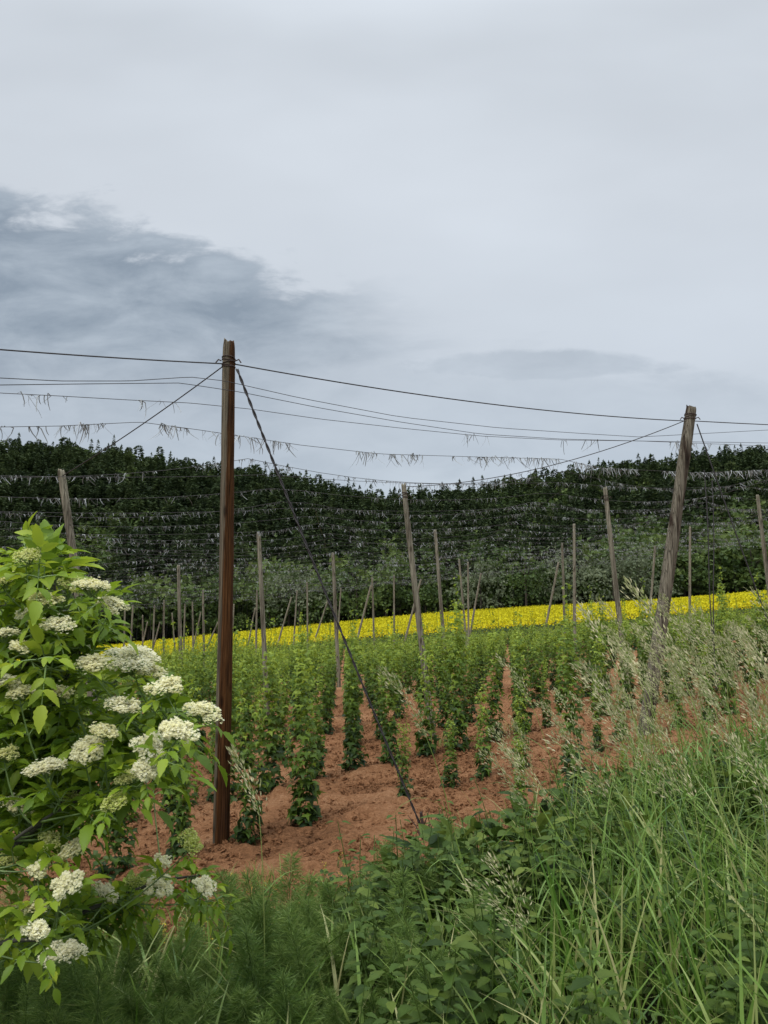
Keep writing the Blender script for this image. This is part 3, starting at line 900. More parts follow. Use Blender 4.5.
# plain edge trees
eproto = [tree('edge_tree', broad(11, 9, 22, 30, .75, -.05), M['broad'], 11, .2, (0, 0, 0), 'x', 'x') for _ in range(3)]
i = 0
for px in list(np.arange(-30, 800, 23)):
    Yd = 161 + 5 * R.random(); x = (px + R.normal() * 5 - 384) / F * Yd
    pr = eproto[i % 3]
    o = pr if i < 3 else copy_tree(pr)
    s = .5 + .75 * R.random()
    o.location = (x, Yd, gzs(x, Yd) - .5); o.rotation_euler = (0, 0, R.random() * 6.28); o.scale = (s * 1.1, s * 1.1, s)
    tag(o, 'dark leafy tree in the continuous edge of the wood above the yellow field', 'tree', 'leafy trees along the edge of the wood')
    i += 1

# ------------------------------------------------------------------ elder bush
eroot = empty('elder_bush', at(-90, 1010, 2.7))
tag(eroot, 'elder bush with pinnate leaves and flat creamy white flower heads', 'shrub')
EO = np.array(eroot.location)
EY = 2.45
stems = []


def stem(pts):
    P = np.array([at(px, py, Yd) for px, py, Yd in pts])
    t = np.linspace(0, 1, len(P)); tt = np.linspace(0, 1, 40)
    k = np.stack([np.interp(tt, t, P[:, j]) for j in range(3)], -1)
    ker = np.ones(7) / 7
    kk = np.stack([np.convolve(np.pad(k[:, j], 3, 'edge'), ker, 'valid') for j in range(3)], -1)
    stems.append(kk)


stem([(-110, 1010, 2.7), (-60, 880, 2.65), (-30, 760, 2.6), (10, 690, 2.5), (42, 640, 2.45), (60, 585, 2.4), (38, 548, 2.4)])
stem([(-110, 1010, 2.8), (-90, 850, 2.9), (-60, 700, 2.8), (-20, 620, 2.8), (0, 560, 2.8), (-10, 530, 2.8)])
stem([(-110, 1010, 2.7), (-40, 860, 2.5), (30, 760, 2.5), (60, 690, 2.5), (90, 630, 2.5), (112, 590, 2.5)])
stem([(-110, 1010, 2.7), (-30, 880, 2.35), (35, 830, 2.3), (95, 772, 2.3), (135, 750, 2.35), (170, 720, 2.4), (205, 705, 2.4)])
stem([(-110, 1010, 2.7), (-50, 900, 2.2), (0, 850, 2.15), (30, 828, 2.15), (75, 800, 2.15), (120, 790, 2.2)])
stem([(-110, 1010, 2.7), (-30, 960, 2.6), (40, 930, 2.6), (100, 905, 2.65), (160, 880, 2.7), (205, 875, 2.75)])
stem([(-110, 1010, 2.6), (-50, 960, 2.3), (10, 940, 2.3), (60, 940, 2.3)])
stem([(-110, 1010, 2.9), (-60, 850, 3.0), (20, 760, 3.0), (90, 700, 2.9), (145, 660, 2.8)])
mb = MB()
for i_, S in enumerate(stems):
    mb.tube(S - EO, np.linspace(.013 if i_ != 4 else .007, .003, len(S)), 7)
bark = mb.link('branches', M['elder_bark'], eroot, smooth=True)

UMB = [(92, 583, 40, .75), (112, 602, 40, .7), (72, 582, 28, .4), (45, 596, 34, .6), (28, 553, 36, .3), (3, 632, 30, .95), (2, 578, 30, .4),
       (134, 655, 60, .85), (150, 668, 40, .75), (167, 683, 40, .8), (203, 708, 42, .8), (178, 728, 38, .75), (150, 745, 36, .98), (147, 768, 28, .98), (125, 702, 44, .92),
       (92, 661, 36, .65), (85, 748, 44, .9), (45, 765, 40, .72), (20, 803, 38, .95), (77, 800, 30, .25), (115, 800, 28, .22), (5, 752, 32, .3),
       (8, 857, 24, .2), (73, 847, 30, .6), (66, 882, 30, .95), (38, 868, 22, .95), (34, 906, 28, .7), (37, 928, 26, .95), (65, 949, 42, .85),
       (107, 891, 32, .95), (160, 884, 30, .97), (205, 885, 26, .97), (192, 840, 28, .25), (160, 862, 24, .8), (134, 880, 20, .25),
       (140, 772, 24, .7), (20, 690, 30, .8), (55, 622, 34, .7), (28, 612, 28, .7), (8, 680, 26, .8), (60, 690, 28, .5), (105, 730, 26, .5), (50, 838, 24, .3), (128, 775, 26, .35), (22, 645, 26, .8)]

# extra leafy tips in the bush's lobes: px, py, radius x, radius y, count
LOBES = [(48, 625, 62, 52, 38), (28, 562, 36, 22, 12), (15, 740, 70, 70, 42), (105, 730, 75, 55, 36), (175, 728, 34, 26, 9), (20, 845, 48, 36, 16), (150, 900, 62, 20, 15), (30, 905, 45, 22, 8), (-60, 700, 70, 140, 30), (88, 790, 42, 30, 10), (100, 925, 45, 18, 7), (225, 905, 30, 16, 4)]
allS = np.concatenate(stems)
leafP = []; leafD = []; leafN = []; leafS = []; leafT = []
twig = MB()


def compound(p, d, L, tint):
    """one pinnate leaf: rachis and 5-7 leaflets"""
    d = unit(d); side = unit(np.cross(d, [0, 0, 1.0])); up = np.cross(side, d)
    P = [p + d * L * t - np.array([0, 0, 1]) * (.35 * L * t * t) for t in np.linspace(0, 1, 6)]
    twig.tube(np.array(P) - EO, np.linspace(.0022, .001, 6), 4, .5, False)
    for t, ls in ((.42, .75), (.70, .95)):
        q = P[0] * (1 - t) + P[-1] * t + np.array([0, 0, .35 * L * (t - t * t)])
        for s_ in (-1, 1):
            leafP.append(q); leafD.append(d * .75 + side * s_ * .9 - np.array([0, 0, .25]) + R.normal(size=3) * .15)
            leafN.append(up + R.normal(size=3) * .25); leafS.append(L * .62 * ls * (.85 + .3 * R.random())); leafT.append(tint + R.normal() * .08)
    leafP.append(P[-1]); leafD.append(d - np.array([0, 0, .5]) + R.normal(size=3) * .12); leafN.append(up + R.normal(size=3) * .2)
    leafS.append(L * .72 * (.9 + .25 * R.random())); leafT.append(tint)


def shoot(tip, leaves, tint, lsz=1.0):
    w = np.linalg.norm((allS - tip) * [1, .8, 1.0], axis=1) + np.where(allS[:, 2] > tip[2] - .03, .25, 0)
    j = np.argsort(w)[int(R.integers(0, 4))]
    a = allS[j]; m_ = (a + tip) / 2 + np.array([.0, 0, -.04]) + R.normal(size=3) * .02
    t = np.linspace(0, 1, 9)[:, None]
    P = a * (1 - t) ** 2 + 2 * m_ * t * (1 - t) + tip * t * t
    twig.tube(P - EO, np.linspace(.0028, .0018, 9), 5, .5, False)
    L0 = np.linalg.norm(tip - a)
    ax = unit(P[-1] - P[-3]); ph = R.random() * 6.28
    for q in range(leaves):
        back = .02 + .075 * q
        f = max(0.05, 1 - back / max(L0, .1)); k_ = f * 8; i0 = int(min(7, k_)); p = P[i0] + (P[i0 + 1] - P[i0]) * (k_ - i0)
        e1 = unit(np.cross(ax, [.3, .2, 1.0])); e2 = np.cross(ax, e1)
        for s_ in (0, math.pi):
            an = ph + q * 1.57 + s_
            dd = e1 * math.cos(an) + e2 * math.sin(an) + ax * .55 + np.array([0, 0, .15])
            compound(p, dd, (.080 + .055 * R.random()) * (.75 + .1 * q) * lsz, tint + .12 * (1 - q * .5))


for px, py, dm, wt in UMB:
    Yd = 2.17 + R.normal() * .08 + (.30 if py > 860 and px > 90 else 0)
    tip = at(px, py, Yd)
    wt = max(wt, .0) if wt < .5 else .46 + .42 * wt
    Rr = dm / F * Yd * .465
    shoot(tip - np.array([0, 0, Rr * .55]), 2, .55 + .1 * R.normal(), .8)
    # flower head: five rays, domes of florets
    nrm = unit(np.array([.15 + R.normal() * .25, -.35 + R.normal() * .2, 1.0]))
    if wt > .866: nrm = unit(np.array([.35, -.5, .8]))
    e1 = unit(np.cross(nrm, [0, 1, .1])); e2 = np.cross(nrm, e1)
    fl = MB(); stl = MB()
    nr = 5 + int(R.integers(0, 3)); ph = R.random() * 6.28
    base = tip - nrm * Rr * .75 - EO
    for r_ in range(nr + 2):
        if r_ < nr: an = ph + r_ * 6.283 / nr + R.normal() * .15; rr = Rr * (.62 + .12 * R.normal())
        else: an = R.random() * 6.28; rr = Rr * .15
        c = tip + (e1 * math.cos(an) + e2 * math.sin(an)) * rr - nrm * (.30 * rr * rr / Rr) - EO
        stl.tube([base, (base + c) / 2 - nrm * Rr * .08, c], [.0022, .0017, .0012], 4, .5, False)
        m_ = 8
        sr = Rr * (.40 + .08 * R.normal())
        nf = int(95 * (dm / 36) ** 1.3)
        a2 = R.random(nf) * 6.28; q = sr * np.sqrt(R.random(nf))
        pos = c + (e1[None] * np.cos(a2)[:, None] + e2[None] * np.sin(a2)[:, None]) * q[:, None] + nrm[None] * (sr * .30 - .5 * q * q / sr + R.normal(size=nf) * .004)[:, None]
        for z_ in range(0, nf, 5): stl.tube([c - nrm * .006, pos[z_] - nrm * .002], [.001, .0006], 3, .5, False)
        tn = np.clip(wt + R.normal(size=nf) * .08, 0, 1)
        sz = (.0043 if wt > .5 else .0032) * (.8 + .5 * R.random(nf))
        an5 = np.arange(10) * math.pi / 5
        rad5 = np.where(np.arange(10) % 2 == 0, 1.0, .5)
        sv = np.concatenate([[[0, 0, -.15]], np.stack([np.cos(an5) * rad5, np.sin(an5) * rad5, .25 * rad5], -1)])
        stt = [[0, 1 + i_, 1 + (i_ + 1) % 10] for i_ in range(10)]
        fl.cloud(sv, stt, pos, np.cross(nrm + R.normal(size=(nf, 3)) * .25, [.3, .9, .2]), nrm + R.normal(size=(nf, 3)) * .25, sz, tn)
    fo = fl.link('flower_head', M['floret'], eroot)
    if wt < .45: fo['label'] = 'yellow-green flower head still in bud'
    stl.link('flower_stalk', M['elder_stem'], fo)
for px, py, rx, ry, cnt in LOBES:
    for _ in range(cnt):
        a = R.random() * 6.28; q = math.sqrt(R.random())
        Yd = 2.54 + R.normal() * .20
        if py > 880 and px > 90: Yd = 2.75 + R.normal() * .1
        tip = at(px + rx * q * math.cos(a), py + ry * q * math.sin(a), Yd)
        shoot(tip, 3, .46 + .12 * R.normal() + (.14 if py < 600 else 0), 1.15 if py < 600 else (.72 if py > 840 else .9))
mb = MB()
mb.cloud(*ELD, np.array(leafP) - EO, np.array(leafD), np.array(leafN), np.array(leafS), np.clip(leafT, 0, 1))
mb.link('leaves', M['elder'], eroot, smooth=True)
twig.link('twigs', M['elder_stem'], eroot)
print('leaflets', len(leafP))

# ------------------------------------------------------------------ verge vegetation
def bank_edge(x): return np.minimum(3.3 + 1.0 * np.maximum(0, np.asarray(x) + .3), 9)


def blades(mb, x, y, h, w, lean, tint, seg=6):
    n = len(x)
    z = gz(x, y, False) - .02
    ang = R.random(n) * 6.283
    dx = np.cos(ang) * lean + -.10; dy = np.sin(ang) * lean
    t = np.linspace(0, 1, seg + 1)
    curl = .4 + 1.2 * R.random(n)
    px = x[:, None] + (dx * h)[:, None] * (t ** 2)[None] * curl[:, None]
    py = y[:, None] + (dy * h)[:, None] * (t ** 2)[None] * curl[:, None]
    drop = np.clip(np.hypot(dx, dy) * curl - .3, 0, 1.2)
    pz = z[:, None] + h[:, None] * (t[None] - drop[:, None] * .55 * (t ** 3)[None])
    P = np.stack([px, py, pz], -1)
    fa = R.random(n) * 6.283
    wd = (w[:, None] * np.clip(np.minimum(1, .55 + t * 1.6) * (1 - t ** 3) + .03, 0, 1)[None])[..., None]
    S = np.stack([np.cos(fa), np.sin(fa) * .7, 0 * fa], -1)[:, None] * wd
    V = np.stack([P - S, P + S], 2).reshape(n, -1, 3)
    k = V.shape[1]
    q = np.array([[2 * i, 2 * i + 1, 2 * i + 3, 2 * i + 2] for i in range(seg)])
    Q = (q[None] + (np.arange(n) * k)[:, None, None]).reshape(-1, 4)
    mb.add(V, None, Q, np.repeat(tint, k))


mb = MB()
# general sward, taller and denser to the right
n = 13500
y = 1.7 + 8.0 * R.random(n) ** 1.2; x = (R.random(n) - .46) * (1.25 * y + .8)
dens = .36 + .64 * sstep(-1.0, 1.6, x + .1 * y)
k = (R.random(n) < dens) & (y < bank_edge(x) + .2 + .9 * vnoise(x * 1.7, y * 1.7, 31)) & (vnoise(x / .22, y / .22, 33) * .6 + .4 * vnoise(x / .7, y / .7, 34) > .43)
x, y = x[k], y[k]; n = len(x)
big = sstep(-.6, 1.6, x)
h = (.26 + .40 * big) * (.55 + .75 * R.random(n)); h *= .8 + .5 * vnoise(x / .5, y / .5, 8)
blades(mb, x, y, h, .0026 + .0045 * R.random(n), .15 + .6 * R.random(n), np.clip(.40 + .18 * R.normal(size=n) + .25 * (vnoise(x / .7, y / .7, 13) - .5), 0, 1))
# broad bluish blades
n = 2300
y = 1.9 + 4.2 * R.random(n); x = (R.random(n) - .30) * (1.0 * y + .5)
k = y < bank_edge(x) + .3
x, y = x[k], y[k]; n = len(x)
h = (.40 + .35 * R.random(n)) * (.75 + .4 * sstep(-.5, 1.2, x))
blades(mb, x, y, h, .005 + .0045 * R.random(n), .3 + .6 * R.random(n), np.clip(.66 + .14 * R.normal(size=n), 0, 1), 8)
# sparse tufts at the foot of the bank and field edge
for (tx, ty, nn, hh_) in [(-.5, 8.5, 130, .5), (-.1, 7.6, 120, .55), (-.25, 9.4, 90, .35), (-1.2, 8.6, 90, .35), (-.62, 6.4, 110, .55), (-.35, 6.9, 90, .5), (-1.75, 8.4, 90, .4), (-1.5, 7.6, 90, .4), (-.9, 7.2, 90, .5), (-.5, 8.3, 70, .35), (-.3, 6.4, 90, .55), (-2.2, 9.2, 60, .3), (-1.6, 10.2, 60, .35), (.3, 7.3, 80, .5), (1.0, 8.1, 90, .45), (-1.0, 9.0, 50, .3), (3.4, 20.5, 40, .35), (1.4, 19.5, 60, .3), (5.4, 16.2, 120, .5)]:
    x = tx + R.normal(size=nn) * .16; y = ty + R.normal(size=nn) * .16
    blades(mb, x, y, hh_ * (.6 + .6 * R.random(nn)), .003 + .004 * R.random(nn), .25 + .5 * R.random(nn), np.clip(.5 + .2 * R.normal(size=nn), 0, 1))
tag(mb.link('meadow_grass', M['grass']), 'long green grass growing thickly over the verge in front of the field', 'grass', kind='stuff')

# low leafy ground cover
n = 17000
y = 1.6 + 6.8 * R.random(n) ** 1.1; x = (R.random(n) - .5) * (1.3 * y + .8)
k = (y < bank_edge(x) + .6 + 1.0 * vnoise(x * 1.3, y * 1.3, 41)) & (vnoise(x * 2.2, y * 2.2, 42) > .22)
x, y = x[k], y[k]; n = len(x)
z = gz(x, y, False) + .03 + (.12 + .22 * sstep(-.4, 1.5, x)) * R.random(n)
mb = MB()
mb.cloud(*OVA, np.stack([x, y, z], -1), R.normal(size=(n, 3)) * [1, 1, .4], R.normal(size=(n, 3)) * .5 + [0, 0, 1], .022 + .035 * R.random(n), np.clip(.35 + .2 * R.normal(size=n), 0, 1))
tag(mb.link('ground_cover', M['weed']), 'low leafy weeds matting the ground of the verge under the grass', 'ground cover', kind='stuff')


def spread(protos, spots, labels, cat, group, sc=(.8, .4), tilt=.06, rz=None):
    for i, (x, y) in enumerate(spots):
        pr = protos[i % len(protos)]
        o = pr if i < len(protos) else copy_tree(pr)
        o.location = (x, y, float(gz(np.array([x]), np.array([y]), False)[0]) - .01)
        s = sc[0] + sc[1] * random.random(); s *= 1 + (.22 if pr.name.startswith('seeding') and x > .33 * y else 0); o.scale = (s, s, s)
        o.rotation_euler = (random.gauss(0, tilt), random.gauss(0, tilt), random.random() * 6.28 if rz is None else rz + random.gauss(0, .5))
        tag(o, labels, cat, group)


# nettles
prot = []
for v in range(5):
    root = empty('nettle'); h = .62 + .2 * R.random()
    mb = MB(); t = np.linspace(0, 1, 8); bend = R.normal(size=2) * .08
    P = np.stack([bend[0] * t * t, bend[1] * t * t, t * h], -1); mb.tube(P, np.linspace(.004, .0018, 8), 5)
    kid(root, mb.link('stem', M['weed'], root))
    mb = MB()
    for q in range(10):
        f = .22 + .78 * q / 9; p = np.array([bend[0] * f * f, bend[1] * f * f, h * f]); a0 = q * 1.57 + .3
        for s_ in (0, math.pi):
            a = a0 + s_; L = (.105 if q < 7 else .07) * (1.1 - .5 * f) * (.85 + .3 * R.random())
            d = np.array([math.cos(a), math.sin(a), .15 - .25 * R.random()])
            mb.cloud(*OVAS, [p + d * .018], [d], [[math.cos(a) * -.2, math.sin(a) * -.2, 1]], L, np.clip(.3 + .35 * f + .1 * R.normal(), 0, 1))
    kid(root, mb.link('leaves', M['nettle'], root))
    prot.append(root)
spots = []
while len(spots) < 230:
    y = 2.3 + 4.6 * random.random(); px = random.uniform(350, 800); x = (px - 384) / F * y
    if y > float(bank_edge(x)) + .4: continue
    if float(vnoise(np.array([x * 1.4]), np.array([y * 1.4]), 55)[0]) < .30: continue
    spots.append((x, y))
spread(prot, spots, 'dark green nettle with toothed leaves growing among the verge grass', 'nettle', 'nettles among the grass on the verge', (.62, .42))

# feathery weeds (fine whorled foliage)
prot = []
for v in range(5):
    root = empty('feathery_weed'); h = .34 + .16 * R.random()
    mb = MB(); t = np.linspace(0, 1, 6); bd = R.normal(size=2) * .05
    mb.tube(np.stack([bd[0] * t * t, bd[1] * t * t, t * h], -1), np.linspace(.003, .0012, 6), 4)
    kid(root, mb.link('stem', M['weed'], root))
    mb = MB(); n = 1000
    f = .08 + .92 * R.random(n) ** .8; a = R.random(n) * 6.28
    p = np.stack([bd[0] * f * f, bd[1] * f * f, h * f], -1)
    L = (.025 + .075 * (1 - f) ** .6) * (.6 + .6 * R.random(n))
    d = np.stack([np.cos(a), np.sin(a), .45 + .35 * R.normal(size=n)], -1)
    off = R.random(n)[:, None] * unit(d) * L[:, None] * .5
    mb.cloud(*DIAM, p + off, d + R.normal(size=(n, 3)) * .35, rnd_dirs(n), np.stack([np.full(n, .0024), L, np.full(n, .01)], -1), np.clip(.3 + .4 * f + .12 * R.normal(size=n), 0, 1))
    kid(root, mb.link('fronds', M['feather'], root))
    prot.append(root)
spots = []
while len(spots) < 170:
    y = 2.4 + 2.9 * random.random() ** .9; px = random.uniform(-30, 470); x = (px - 384) / F * y
    if y > float(bank_edge(x)) + 1.2: continue
    if px > 300 and random.random() < (px - 300) / 200: continue
    spots.append((x, y))
spread(prot, spots, 'soft dark green feathery weed in the thicket below the elder', 'weed', 'feathery weeds along the foot of the picture', (.75, .6), .12)

# tall grass in seed
prot = []
for v in range(8):
    root = empty('seeding_grass'); h = .95 + .3 * R.random(); t = np.linspace(0, 1, 14)
    ln = .08 + .26 * R.random()
    P = np.stack([-ln * t ** 2.2 - .14 * np.clip(t - .75, 0, 1) ** 1.5 * 6 * R.random(), .05 * t * t * R.normal(), h * (t - .10 * np.clip(t - .7, 0, 1) ** 2 * 6)], -1)
    mb = MB(); mb.tube(P, np.linspace(.0021, .0009, 14), 4, .7, False)
    for q in range(3):
        f = .2 + .2 * q; i0 = int(f * 13); a = R.random() * 6.28
        tt = np.linspace(0, 1, 6); L = .22 + .12 * R.random()
        B = P[i0][None] + np.stack([np.cos(a) * L * tt * .8, np.sin(a) * L * tt * .8, L * (tt * .8 - .7 * tt ** 2.2)], -1)
        w = .0035 * (1 - tt ** 2)[:, None] * np.array([[-math.sin(a), math.cos(a), 0]])
        V = np.stack([B - w, B + w], 1).reshape(-1, 3)
        mb.add(V, None, [[2 * i, 2 * i + 1, 2 * i + 3, 2 * i + 2] for i in range(5)], .6)
    kid(root, mb.link('stalk', M['grass'], root))
    mb = MB(); n = 130 if v % 2 else 105
    f = .76 + .25 * R.random(n) ** .95; f = np.minimum(f, 1)
    p = np.stack([np.interp(f, t, P[:, j]) for j in range(3)], -1)
    ax = P[-1] - P[-3]
    wid = (.020 if v % 2 == 0 else .010) * np.sin(np.clip((f - .73) / .30, 0, 1) * 3.1) + .004
    o_ = R.normal(size=(n, 3)) * wid[:, None] * [1, 1, .6]
    mb.cloud(*DIAM, p + o_, unit(ax)[None] * 1.3 + o_ * 22 + R.normal(size=(n, 3)) * .2, rnd_dirs(n), np.stack([np.full(n, .0050), .014 + .010 * R.random(n), np.full(n, .012)], -1), np.clip(.5 + .25 * R.normal(size=n), 0, 1))
    kid(root, mb.link('seed_head', M['seed'], root))
    prot.append(root)
spots = []
while len(spots) < 105:
    px = random.uniform(520, 810); y = random.uniform(2.8, 7.5)
    if px < 600 and random.random() > .35: continue
    if y < 4 and random.random() < .55: continue
    x = (px - 384) / F * y
    if y > float(bank_edge(x)) + .6: continue
    spots.append((x, y))
for px, y in [(272, 2.9), (525, 2.4), (530, 3.2), (560, 2.5), (470, 3.4)]:
    spots.append(((px - 384) / F * y, y))
spread(prot, spots, 'tall pale grass stalk with a feathery seed head swaying on the verge', 'grass stalk', 'tall seeding grass stalks on the verge', (.80, .40), .10, 0.0)

# leafy weeds at the field edge, some in yellow flower
prot = []
for v in range(4):
    root = empty('wild_mustard'); h = .55 + .2 * R.random()
    mb = MB(); lv = MB(); fl = MB()
    for q in range(5):
        a = R.random() * 6.28; t = np.linspace(0, 1, 7); L = h * (.7 + .4 * R.random())
        P = np.stack([np.cos(a) * .28 * t * L, np.sin(a) * .28 * t * L, t * L], -1); mb.tube(P, np.linspace(.004, .0015, 7), 4, .6, False)
        n = 26; f = R.random(n) ** .8; p = np.stack([np.interp(f, t, P[:, j]) for j in range(3)], -1)
        lv.cloud(*OVA, p, R.normal(size=(n, 3)) + [0, 0, .2], R.normal(size=(n, 3)) * .4 + [0, 0, 1], .035 + .05 * R.random(n) * (1.2 - f), np.clip(.5 + .2 * R.normal(size=n), 0, 1))
        n = 14; fl.cloud(*DIAM, P[-1] + R.normal(size=(n, 3)) * [.02, .02, .03], rnd_dirs(n), rnd_dirs(n) + [0, 0, 1], .014, .5)
    kid(root, mb.link('stems', M['weed'], root)); kid(root, lv.link('leaves', M['weed'], root)); kid(root, fl.link('blossom', M['mustard'], root))
    prot.append(root)
spots = [((px - 384) / F * y, y) for px, y in [(205, 8.8), (228, 8.5), (246, 8.0), (222, 7.7), (262, 8.3), (238, 7.2), (200, 7.8), (275, 7.6), (250, 9.3), (285, 8.6), (215, 6.9), (185, 7.2), (258, 6.9), (330, 9.4), (175, 8.2)]]
spread(prot, spots, 'yellow-green flowering weed clustered round the foot of the red-brown pole', 'weed', 'yellow-green weeds by the red-brown pole', (.62, .4), .08)
prot = []
for v in range(4):
    root = empty('dock_weed'); lv = MB(); n = 190
    a = R.random(n) * 6.28; f = R.random(n) ** .7; p = np.stack([np.cos(a) * .27 * f, np.sin(a) * .27 * f, .03 + .40 * (1 - f * f) * R.random(n) ** .7], -1)
    lv.cloud(*OVA, p, np.stack([np.cos(a), np.sin(a), .3 + .4 * R.normal(size=n)], -1), R.normal(size=(n, 3)) * .4 + [0, 0, 1], 
        .04 + .06 * R.random(n), np.clip(.45 + .22 * R.normal(size=n), 0, 1))
    kid(root, lv.link('leaves', M['nettle'], root))
    st = MB()
    for q in range(6):
        a = R.random() * 6.28; st.tube([[0, 0, 0], [math.cos(a) * .08, math.sin(a) * .08, .2], [math.cos(a) * .12, math.sin(a) * .12, .42]], [.004, .003, .0015], 4)
    kid(root, st.link('stems', M['weed'], root))
    prot.append(root)
spots = [((px - 384) / F * y, y) for px, y in [(340, 8.6), (352, 8.3), (362, 8.7), (345, 7.8), (322, 8.9), (372, 9.2), (300, 7.2), (315, 6.6), (285, 6.4), (385, 7.6), (330, 7.0), (430, 7.4), (450, 7.0), (470, 7.3), (440, 6.4), (480, 6.6), (500, 7.2), (420, 6.9), (515, 6.8), (460, 6.0), (400, 6.6), (540, 7.6), (560, 8.0), (590, 8.4), (480, 5.6), (505, 6.0), (530, 6.4), (555, 6.7), (580, 7.2), (610, 7.6), (640, 8.0), (520, 5.4), (560, 5.8), (600, 6.4), (640, 6.9), (490, 6.8), (545, 7.4), (580, 6.2), (620, 7.0), (660, 7.6), (690, 8.2), (670, 6.8), (575, 7.9), (605, 8.6), (540, 6.0), (625, 6.2)]]
while len(spots) < 85:
    px = random.uniform(400, 740); y = random.uniform(3.4, 8.5); x = (px - 384) / F * y; e_ = float(bank_edge(x))
    if e_ - 1.0 < y < e_ + .8: spots.append((x, y))
spread(prot, spots, 'bushy dark green weed at the edge of the red soil', 'weed', 'bushy weeds along the field edge', (.95, .55), .05)

# ------------------------------------------------------------------ sky, sun, camera
sc = bpy.context.scene
w = bpy.data.worlds.new('World'); sc.world = w; w.use_nodes = True
n, l = w.node_tree.nodes, w.node_tree.links; n.clear()
out = n.new('ShaderNodeOutputWorld'); bg = n.new('ShaderNodeBackground'); l.new(bg.outputs[0], out.inputs[0])
SUN_EL, SUN_AZ = math.radians(58), math.radians(215)     # azimuth from +Y, clockwise
sky = n.new('ShaderNodeTexSky'); sky.sky_type = 'NISHITA'; sky.sun_disc = False
sky.sun_elevation = SUN_EL; sky.sun_rotation = SUN_AZ
tc = n.new('ShaderNodeTexCoord'); sx = n.new('ShaderNodeSeparateXYZ'); l.new(tc.outputs['Generated'], sx.inputs[0])
mt = lambda op, a, b=None, c=False: math_n(n, l, op, a, b, c)
hy = mt('MAXIMUM', mt('ABSOLUTE', sx.outputs[1]), .08)
A = mt('DIVIDE', sx.outputs[0], hy); E = mt('DIVIDE', sx.outputs[2], hy)
cb = n.new('ShaderNodeCombineXYZ'); l.new(A, cb.inputs[0]); l.new(mt('MULTIPLY', E, 2.4), cb.inputs[1])


def noise(scale, detail, rough, vec, dist=0.0):
    t = n.new('ShaderNodeTexNoise'); t.inputs['Scale'].default_value = scale; t.inputs['Detail'].default_value = detail
    t.inputs['Roughness'].default_value = rough; t.inputs['Distortion'].default_value = dist; l.new(vec, t.inputs['Vector']); return t.outputs[0]


n1 = noise(2.6, 8, .58, cb.outputs[0], .4)
n2 = noise(7.0, 8, .6, cb.outputs[0], .3)
nb_ = noise(1.1, 4, .5, cb.outputs[0])


def blob(ca, ce, ra, re, soft_n, amt):
    a = mt('DIVIDE', mt('SUBTRACT', A, ca), ra); e = mt('DIVIDE', mt('SUBTRACT', E, ce), re)
    d = mt('SQRT', mt('ADD', mt('MULTIPLY', a, a), mt('MULTIPLY', e, e)))
    d = mt('ADD', d, mt('MULTIPLY', mt('SUBTRACT', soft_n, .5), amt))
    m_ = n.new('ShaderNodeMapRange'); m_.interpolation_type = 'SMOOTHSTEP'; l.new(d, m_.inputs[0])
    m_.inputs[1].default_value = .62; m_.inputs[2].default_value = 1.05; m_.inputs[3].default_value = 1; m_.inputs[4].default_value = 0
    return m_.outputs[0]


nm = mt('ADD', mt('MULTIPLY', n1, .65), mt('MULTIPLY', n2, .35))
def ss(v, a, b, lo=0.0, hi=1.0):
    m_ = n.new('ShaderNodeMapRange'); m_.interpolation_type = 'SMOOTHSTEP'; l.new(v, m_.inputs[0])
    for q_, c_ in zip((1, 2, 3, 4), (a, b, lo, hi)): m_.inputs[q_].default_value = c_
    return m_.outputs[0]


edge = mt('SUBTRACT', .465, mt('MULTIPLY', A, .30))                      # top rim of the bank of cloud
edge = mt('ADD', edge, mt('MULTIPLY', mt('SUBTRACT', nm, .5), .30))
dark = ss(mt('ADD', mt('SUBTRACT', edge, E), mt('MULTIPLY', mt('SUBTRACT', n2, .5), .16)), 0.0, .06)
dark = mt('MULTIPLY', dark, ss(mt('ADD', A, mt('MULTIPLY', mt('SUBTRACT', n1, .5), .7)), -.20, .13, 1, 0))
dark = mt('MULTIPLY', dark, ss(mt('ADD', E, mt('MULTIPLY', mt('SUBTRACT', n1, .5), .25)), .24, .42, .42, 1))
wisp = blob(.22, .345, .22, .022, nm, 3.4)
b3 = blob(-.10, .27, .9, .10, nm, 2.6)
dark = mt('MAXIMUM', dark, mt('MULTIPLY', b3, .25))
dark = mt('MAXIMUM', dark, mt('MULTIPLY', wisp, .4))
base = n.new('ShaderNodeValToRGB'); e = base.color_ramp.elements
mr = n.new('ShaderNodeMapRange'); l.new(E, mr.inputs[0]); mr.inputs[1].default_value = .1; mr.inputs[2].default_value = 1.1
l.new(mr.outputs[0], base.inputs[0])
e[0].position = 0; e[0].color = (.50, .565, .635, 1)
e[1].position = 1; e[1].color = (.575, .62, .67, 1)
for p_, c_ in ((.25, (.55, .60, .66)), (.5, (.59, .635, .69))):
    q = e.new(p_); q.color = (*c_, 1)
br = n.new('ShaderNodeMapRange'); l.new(nb_, br.inputs[0]); br.inputs[1].default_value = .3; br.inputs[2].default_value = .7; br.inputs[3].default_value = .90; br.inputs[4].default_value = 1.10
mxb = n.new('ShaderNodeMixRGB'); mxb.blend_type = 'MULTIPLY'; mxb.inputs[0].default_value = 1
l.new(base.outputs[0], mxb.inputs[1]); l.new(br.outputs[0], mxb.inputs[2])
dc = ramp(n, [(.185, .238, .300), (.36, .42, .485)], [.36, .66]); l.new(n2, dc.inputs[0])
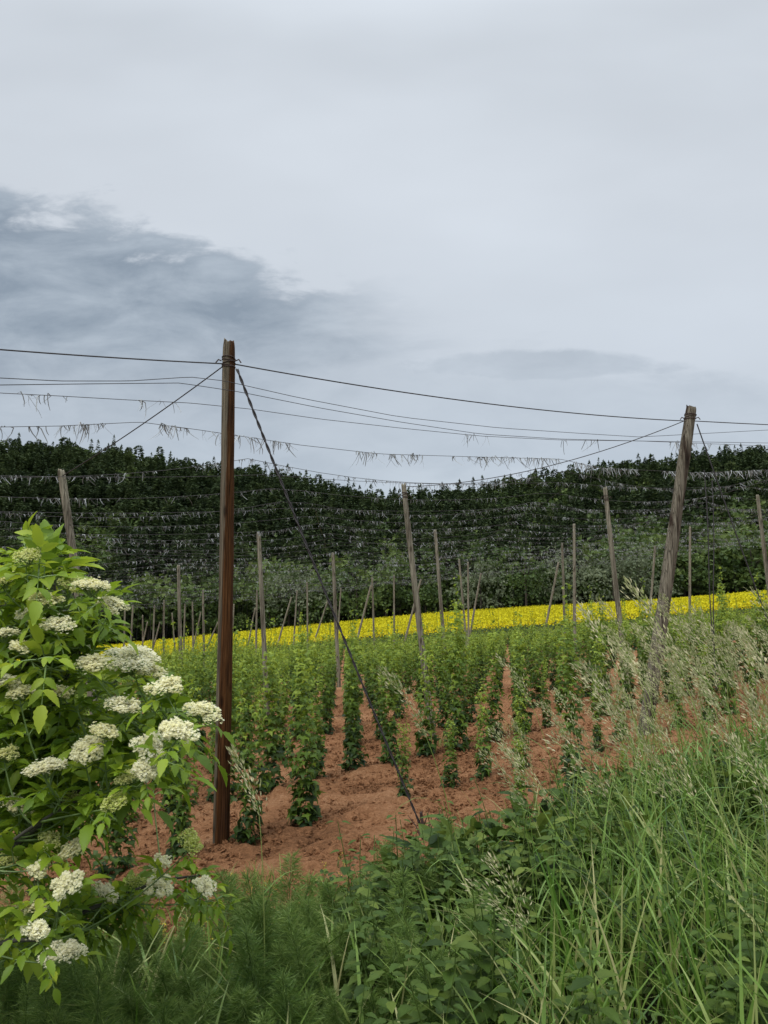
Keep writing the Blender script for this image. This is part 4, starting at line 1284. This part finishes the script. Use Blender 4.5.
mxd = n.new('ShaderNodeMixRGB'); l.new(mt('MULTIPLY', dark, .85), mxd.inputs[0]); l.new(mxb.outputs[0], mxd.inputs[1]); l.new(dc.outputs[0], mxd.inputs[2])
# overcast: brighter towards the zenith
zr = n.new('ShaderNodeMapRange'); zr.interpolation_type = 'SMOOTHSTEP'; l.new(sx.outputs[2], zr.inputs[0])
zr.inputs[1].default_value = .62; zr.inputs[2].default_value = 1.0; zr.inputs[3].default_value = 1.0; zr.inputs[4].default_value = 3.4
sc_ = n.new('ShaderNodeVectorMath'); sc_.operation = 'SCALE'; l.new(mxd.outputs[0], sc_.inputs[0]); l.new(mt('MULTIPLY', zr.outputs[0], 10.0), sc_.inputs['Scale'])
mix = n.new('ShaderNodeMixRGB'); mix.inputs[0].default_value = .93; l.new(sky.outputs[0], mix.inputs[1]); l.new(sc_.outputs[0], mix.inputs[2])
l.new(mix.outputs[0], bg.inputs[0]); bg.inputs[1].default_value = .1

ld = bpy.data.lights.new('sun', 'SUN'); ld.energy = 1.5; ld.angle = math.radians(25); ld.color = (1, .965, .91)
lo = bpy.data.objects.new('sun', ld); C.objects.link(lo)
sd = Vector((math.sin(SUN_AZ) * math.cos(SUN_EL), math.cos(SUN_AZ) * math.cos(SUN_EL), math.sin(SUN_EL)))
lo.rotation_euler = sd.to_track_quat('Z', 'Y').to_euler(); lo.location = sd * 50

cd = bpy.data.cameras.new('camera'); co = bpy.data.objects.new('camera', cd); C.objects.link(co)
co.location = (0, 0, 0); co.rotation_euler = (math.pi / 2 + PITCH, 0, 0)
cd.sensor_fit = 'VERTICAL'; cd.sensor_height = 36; cd.lens = 36 * F / 1024; cd.clip_start = .05; cd.clip_end = 3000
sc.camera = co
vs = sc.view_settings; vs.view_transform = 'Standard'; vs.look = 'None'; vs.exposure = 0.2; vs.gamma = 1; vs.use_curve_mapping = False
sc.cycles.max_bounces = 6; sc.cycles.transmission_bounces = 4; sc.cycles.diffuse_bounces = 3; sc.cycles.use_denoising = True
